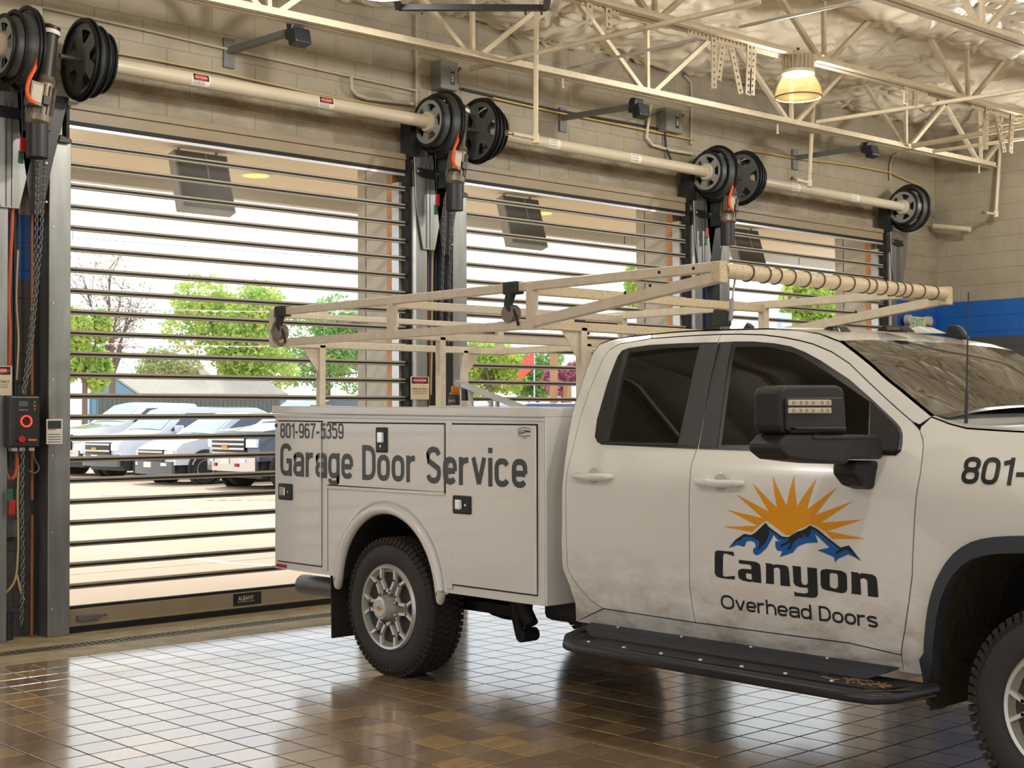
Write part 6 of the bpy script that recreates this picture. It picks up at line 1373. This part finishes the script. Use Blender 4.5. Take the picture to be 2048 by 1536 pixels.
for u in (405, 1175):
    (ya, za), (_, zb) = BP(u, 200), BP(u, 1120 if u < 500 else 1235); MB().box(XB-.006, XB+.002, ya-.028, ya+.028, zb, za).build('body_post', BEDW, tr, bev=.002)
    for s in (-.0285, .0285): MB().box(XB-.002, XB+.002, ya+s-.0012, ya+s+.0012, zb, za).build('post_seam', GAP, tr)
# latches
def latch(u0, v0, u1, v1, par, vert):
    (ya, za), (yb, zb) = BP(u0, v0), BP(u1, v1); yc, zc = (ya+yb)/2, (za+zb)/2; hw, hh = abs(ya-yb)/2, abs(za-zb)/2
    l = MB().box(XB-.024, XB-.012, yc-hw, yc+hw, zc-hh, zc+hh).build('paddle_latch', BLACK, par, bev=.009, seg=3)
    if vert: MB().box(XB-.034, XB-.020, yc-hw*.55, yc+hw*.55, zc-hh*.25, zc+hh*.65).build('paddle', CHROME, par, bev=.008, seg=3); MB().lathe([(-.030,.001),(-.030,.007),(-.02,.009)], (XB, yc-.0, zc-hh*.5), 'x', 12).build('lock_barrel', CHROME, par)
    else: MB().box(XB-.034, XB-.020, yc-hw*.1, yc+hw*.65, zc-hh*.55, zc+hh*.6).build('paddle', CHROME, par, bev=.008, seg=3); MB().lathe([(-.030,.001),(-.030,.007),(-.02,.009)], (XB, yc-hw*.5, zc), 'x', 12).build('lock_barrel', CHROME, par)
latch(735, 232, 805, 388, d2, True); latch(130, 578, 215, 683, d1, False); latch(1213, 652, 1325, 772, d3, False)
# vinyl on the service body
VGRY = mat('vinyl_charcoal', S(62,66,68), .35)
bx = lambda z: XB
(ya, za), (yb, _), (_, zt_) = BP(138, 298), BP(530, 300), BP(138, 205)
textYZ('801-967-5359', ya, yb, za, zt_-za, .07, VGRY, tr, bx, .0155)
(ya, za), (yb, zb), (_, zt_), (_, ze) = BP(138, 527), BP(1672, 615), BP(138, 322), BP(1672, 615)
textYZ('Garage Door Service', ya, yb, (za+zb)/2, (zt_-za)*.98, .078, VGRY, tr, bx, .0155)
(ya, za), (yb, zb) = BP(1612, 300), BP(1694, 232); w = yb-ya; h = zb-za
lg = MB(); put_text('TRUCK EQUIPMENT', (XB-.0155, ya, za+.16*h), (0,-1,0), (0,0,1), abs(w), .13*h, .01, lg); put_text('UTAH', (XB-.0155, ya+w*.3, za), (0,-1,0), (0,0,1), abs(w)*.4, .11*h, .01, lg); lg.build('lettering', VGRY, d3)
sw = MB()
for (c0, r0) in ((.62, .36), (.50, .22)):
    P = [(XB-.0158, ya+w*(.5+.5*math.cos(a)), za+h*(c0+r0*math.sin(a))) for a in np.linspace(.25, PI-.25, 10)]; sw.tube(P, .0016, 4)
sw.tube([(XB-.0158, ya+w*.05, za+h*.45), (XB-.0158, ya+w*.4, za+h*.50), (XB-.0158, ya+w*.6, za+h*.62), (XB-.0158, ya+w*.95, za+h*.60)], .003, 4).build('maker_emblem', VGRY, d3)
(ya, za), (yb, zb) = BP(106, 1076), BP(166, 1104); MB().box(XB-.006, XB, yb, ya, zb, za).build('side_reflector', REDP, tr)
y, z = BP(103, 220); MB().lathe([(-.012,.001),(-.010,.010),(0,.012)], (XB, y, z), 'x', 12).build('marker_lamp', mat('dark_red_lens', S(120,20,24), .2), tr)
for q in ((113,1062),(418,1148),(1170,1262)): pass

# ---- ladder rack
RACK = mat('rack_cream', S(214,204,184), .4, var=.12, vscale=25); RACKS = mat('rack_speckled', S(206,190,158), .5, col2=S(120,92,56), vscale=90)
nt_ = RACKS.node_tree
for n_ in nt_.nodes:
    if n_.type == 'VALTORGB': n_.color_ramp.elements[0].position = .28; n_.color_ramp.elements[1].position = .42
XA_, XZ = 5.305, 7.375
ZU, ZL = 2.283, 2.075
HOOP = [8.10, 6.80, 5.56]
rk = MB().box(XA_, XZ, HOOP[0]-.025, HOOP[0]+.025, ZU-.035, ZU+.005).build('ladder_rack', RACK, tr, bev=.004)
def rbar(p, q, name='rack_bar', w=.05, h=.05, m=RACK, up=(0,0,1)): return MB().bar(p, q, w, h, up).build(name, m, rk, bev=.004)
for i, y in enumerate(HOOP):
    if i: rbar((XA_, y, ZU-.02), (XZ, y, ZU-.02), 'upper_crossbar', m=RACKS if i == 2 else RACK)
    rbar((XA_, y, ZL), (XZ, y, ZL), 'lower_crossbar', m=RACKS if i == 2 else RACK)
    for x in (XA_, XZ): rbar((x, y, ZL-.03), (x, y, ZU+.02), 'rack_post', .05, .055, up=(0,1,0))
    for s, x in ((1, 5.69), (-1, 7.01)):
        rbar((x, y, ztop(y)-.01), (x, y, ZL), 'rack_leg', .05, .05, up=(0,1,0))
        if i != 1: MB().prism([(x-s*.02, y-.004, ZL-.02), (x-s*.16, y-.004, ZL-.02), (x-s*.02, y-.004, ZL-.20)], (0,.008,0)).build('gusset', RACK, rk)
        MB().box(x-.05, x+.05, y-.06, y+.06, ztop(y)-.004, ztop(y)+.008).build('leg_foot', RACK, rk)
YFR = 4.26
for x in (XA_, XZ):
    rbar((x, HOOP[0], ZU), (x, YFR, ZU+.005), 'top_rail', .045, .05)
    rbar((x, HOOP[0], ZL), (x, HOOP[2], ZL), 'lower_rail', .045, .05)
    rbar((x, HOOP[2], ZL+.01), (x, YFR, ZU-.045), 'front_brace', .045, .055)
    MB().box(x-.03, x+.03, YFR-.03, YFR+.03, ZU-.075, ZU+.03).build('end_block', RACKS, rk, bev=.004)
    for y, z in ((4.62, ZU+.004), (4.40, ZU+.006), (4.85, ZL+.125), (4.68, ZL+.15)): MB().lathe([(x-.026,.008),(x-.0225,.008)], (0, y, z), 'x', 10).build('rail_hole', GAP, rk)
fb_ = MB().tube([(XA_+.03, YFR, ZU-.012), (XZ-.03, YFR, ZU-.012)], .038, 16).build('front_roller', RACKS, rk, smooth=True)
r_ = np.random.default_rng(9); x = XA_+.22; WR = mat('lashing_cord', S(92,80,64), .7)
while x < XZ-.08:
    MB().tube([(x+.012*math.cos(a*.5), YFR+.040*math.cos(a), ZU-.012+.040*math.sin(a)) for a in np.linspace(0, 2*PI, 17)], .005, 6, cap=False).build('cord_wrap', WR, rk); x += r_.uniform(.07, .145)
p = PX(1464, 552, XA_+.10); MB().tube([(XA_+.12, YFR, ZU-.05), (XA_+.10, YFR, ZU-.14), (XA_+.095, YFR, ZU-.15), (XA_+.085, YFR, ZU-.25)], [.005,.005,.012,.010], 8).build('cord_tail', mat('metal_strap', S(150,150,150), .35, .6), rk, smooth=True)
STRP = mat('dark_strap', S(44,44,42), .7); WEB = mat('grey_webbing', S(130,124,112), .8)
def ratchet(y, x=XA_, scale=1., lash=True):
    MB().obox((x-.01, y, ZU-.0), (.035,0,0), (0,.055,0), (0,0,.035)).build('ratchet_clamp', STRP, rk, bev=.006)
    MB().tube([(x-.02, y+.01, ZU-.03), (x-.03, y+.02, ZU-.09), (x-.02, y+.0, ZU-.13)], [.03,.026,.022], 8).build('ratchet_handle', STRP, rk, smooth=True)
    MB().lathe([(-.03,.01),(-.028,.05),(.03,.05),(.034,.01)], (x-.01, y+.02, ZU-.14), 'x', 18).build('webbing_roll', WEB, rk, smooth=True)
    MB().tube([(x-.03, y-.02, ZU-.12), (x-.035, y-.05, ZU-.16), (x-.03, y-.06, ZU-.21)], .008, 6).build('ratchet_hook', STEELD, rk, smooth=True)
ratchet(7.98); ratchet(5.70)
MB().tube([(XA_-.03, 8.04, ZU-.07), (XA_-.035, 8.07, ZU-.13), (XA_-.03, 8.05, ZU-.19), (XA_-.03, 7.98, ZU-.23), (XA_-.02, 7.93, ZU-.21)], .012, 6).build('loose_webbing', WEB, rk, smooth=True)
for y in (5.9, 7.2): MB().obox((XZ+.0, y, ZU-.06), (.03,0,0), (0,.06,0), (0,0,.06)).build('ratchet_clamp', STRP, rk, bev=.01)
MB().tube([(XZ-.06, 5.62, ZL+.08), (XZ-.06, 5.70, ZL-.02), (XZ-.04, 5.66, ZL-.10)], [.03,.035,.05], 8).build('ratchet_handle', STRP, rk, smooth=True)

# ---- things lying in the bed: ladder and canister
a, b = PX(922, 768, 6.9), PX(1062, 822, 6.9)
ld = thing('aluminium_ladder', 'aluminium ladder leaning in the truck bed, its end showing over the lid', 'ladder', (6.9, a.y, 1.4))
d_ = (b-a).normalized(); top_, bot_ = a, a+d_*1.6
ALD = mat('ladder_aluminium', S(196,198,198), .35, .6)
for dx in (0, -.36):
    MB().bar(top_+Vector((0,0,dx)), bot_+Vector((0,0,dx)), .075, .03).build('ladder_rail', ALD, ld, bev=.003)
    MB().obox(top_+Vector((0,0,dx)), (.045,0,0), d_*.03, (0,0,.024)).build('rail_cap', mat('cap_grey', S(160,160,158), .5), ld, bev=.004)
for k in range(5): q = top_+d_*(.12+.3*k); MB().tube([q, q-Vector((0,0,.36))], .016, 8).build('rung', ALD, ld)
MB().bar(top_+d_*.10+Vector((0,0,-.02)), top_+d_*.14+Vector((0,0,-.2)), .03, .02).bar(top_+d_*.35+Vector((0,0,-.04)), top_+d_*.34+Vector((0,0,-.2)), .03, .02).build('ladder_brace', ALD, ld)
MB().obox(top_+d_*.06+Vector((-.01,0,-.06)), (.02,0,0), (0,.025,0), (0,0,.05)).build('ladder_foot', BLACK, ld, bev=.006)
a = PX(914, 812, 7.35); cn = thing('spray_canister', 'black canister with amber lid standing in the truck bed by the ladder', 'canister', (7.15, a.y, .78))
zt_ = PX(914, 772, 7.15).z; c = PX(914, 790, 7.15)
MB().box(7.10, 7.20, c.y-.055, c.y+.055, 1.0, zt_-.07).build('canister_body', INK, cn, bev=.01, seg=2)
MB().lathe([(zt_-.07,.055),(zt_-.05,.06),(zt_-.045,.045),(zt_-.01,.048),(zt_,.04)], (7.15, c.y, 0), 'z', 20).build('canister_lid', mat('amber_plastic', S(176,112,40), .3), cn, smooth=True)
MB().box(7.098, 7.10, c.y-.018, c.y+.018, zt_-.21, zt_-.15).build('canister_label', WHITEP, cn); put_text('SERVICE', (7.0985, c.y+.04, zt_-.125), (0,-1,0), (0,0,1), .08, .018).build('lettering', WHITEP, cn)
MB().box(7.0, 7.3, c.y-.2, c.y+.2, .78, 1.0).build('canister_crate', STEELD, cn)
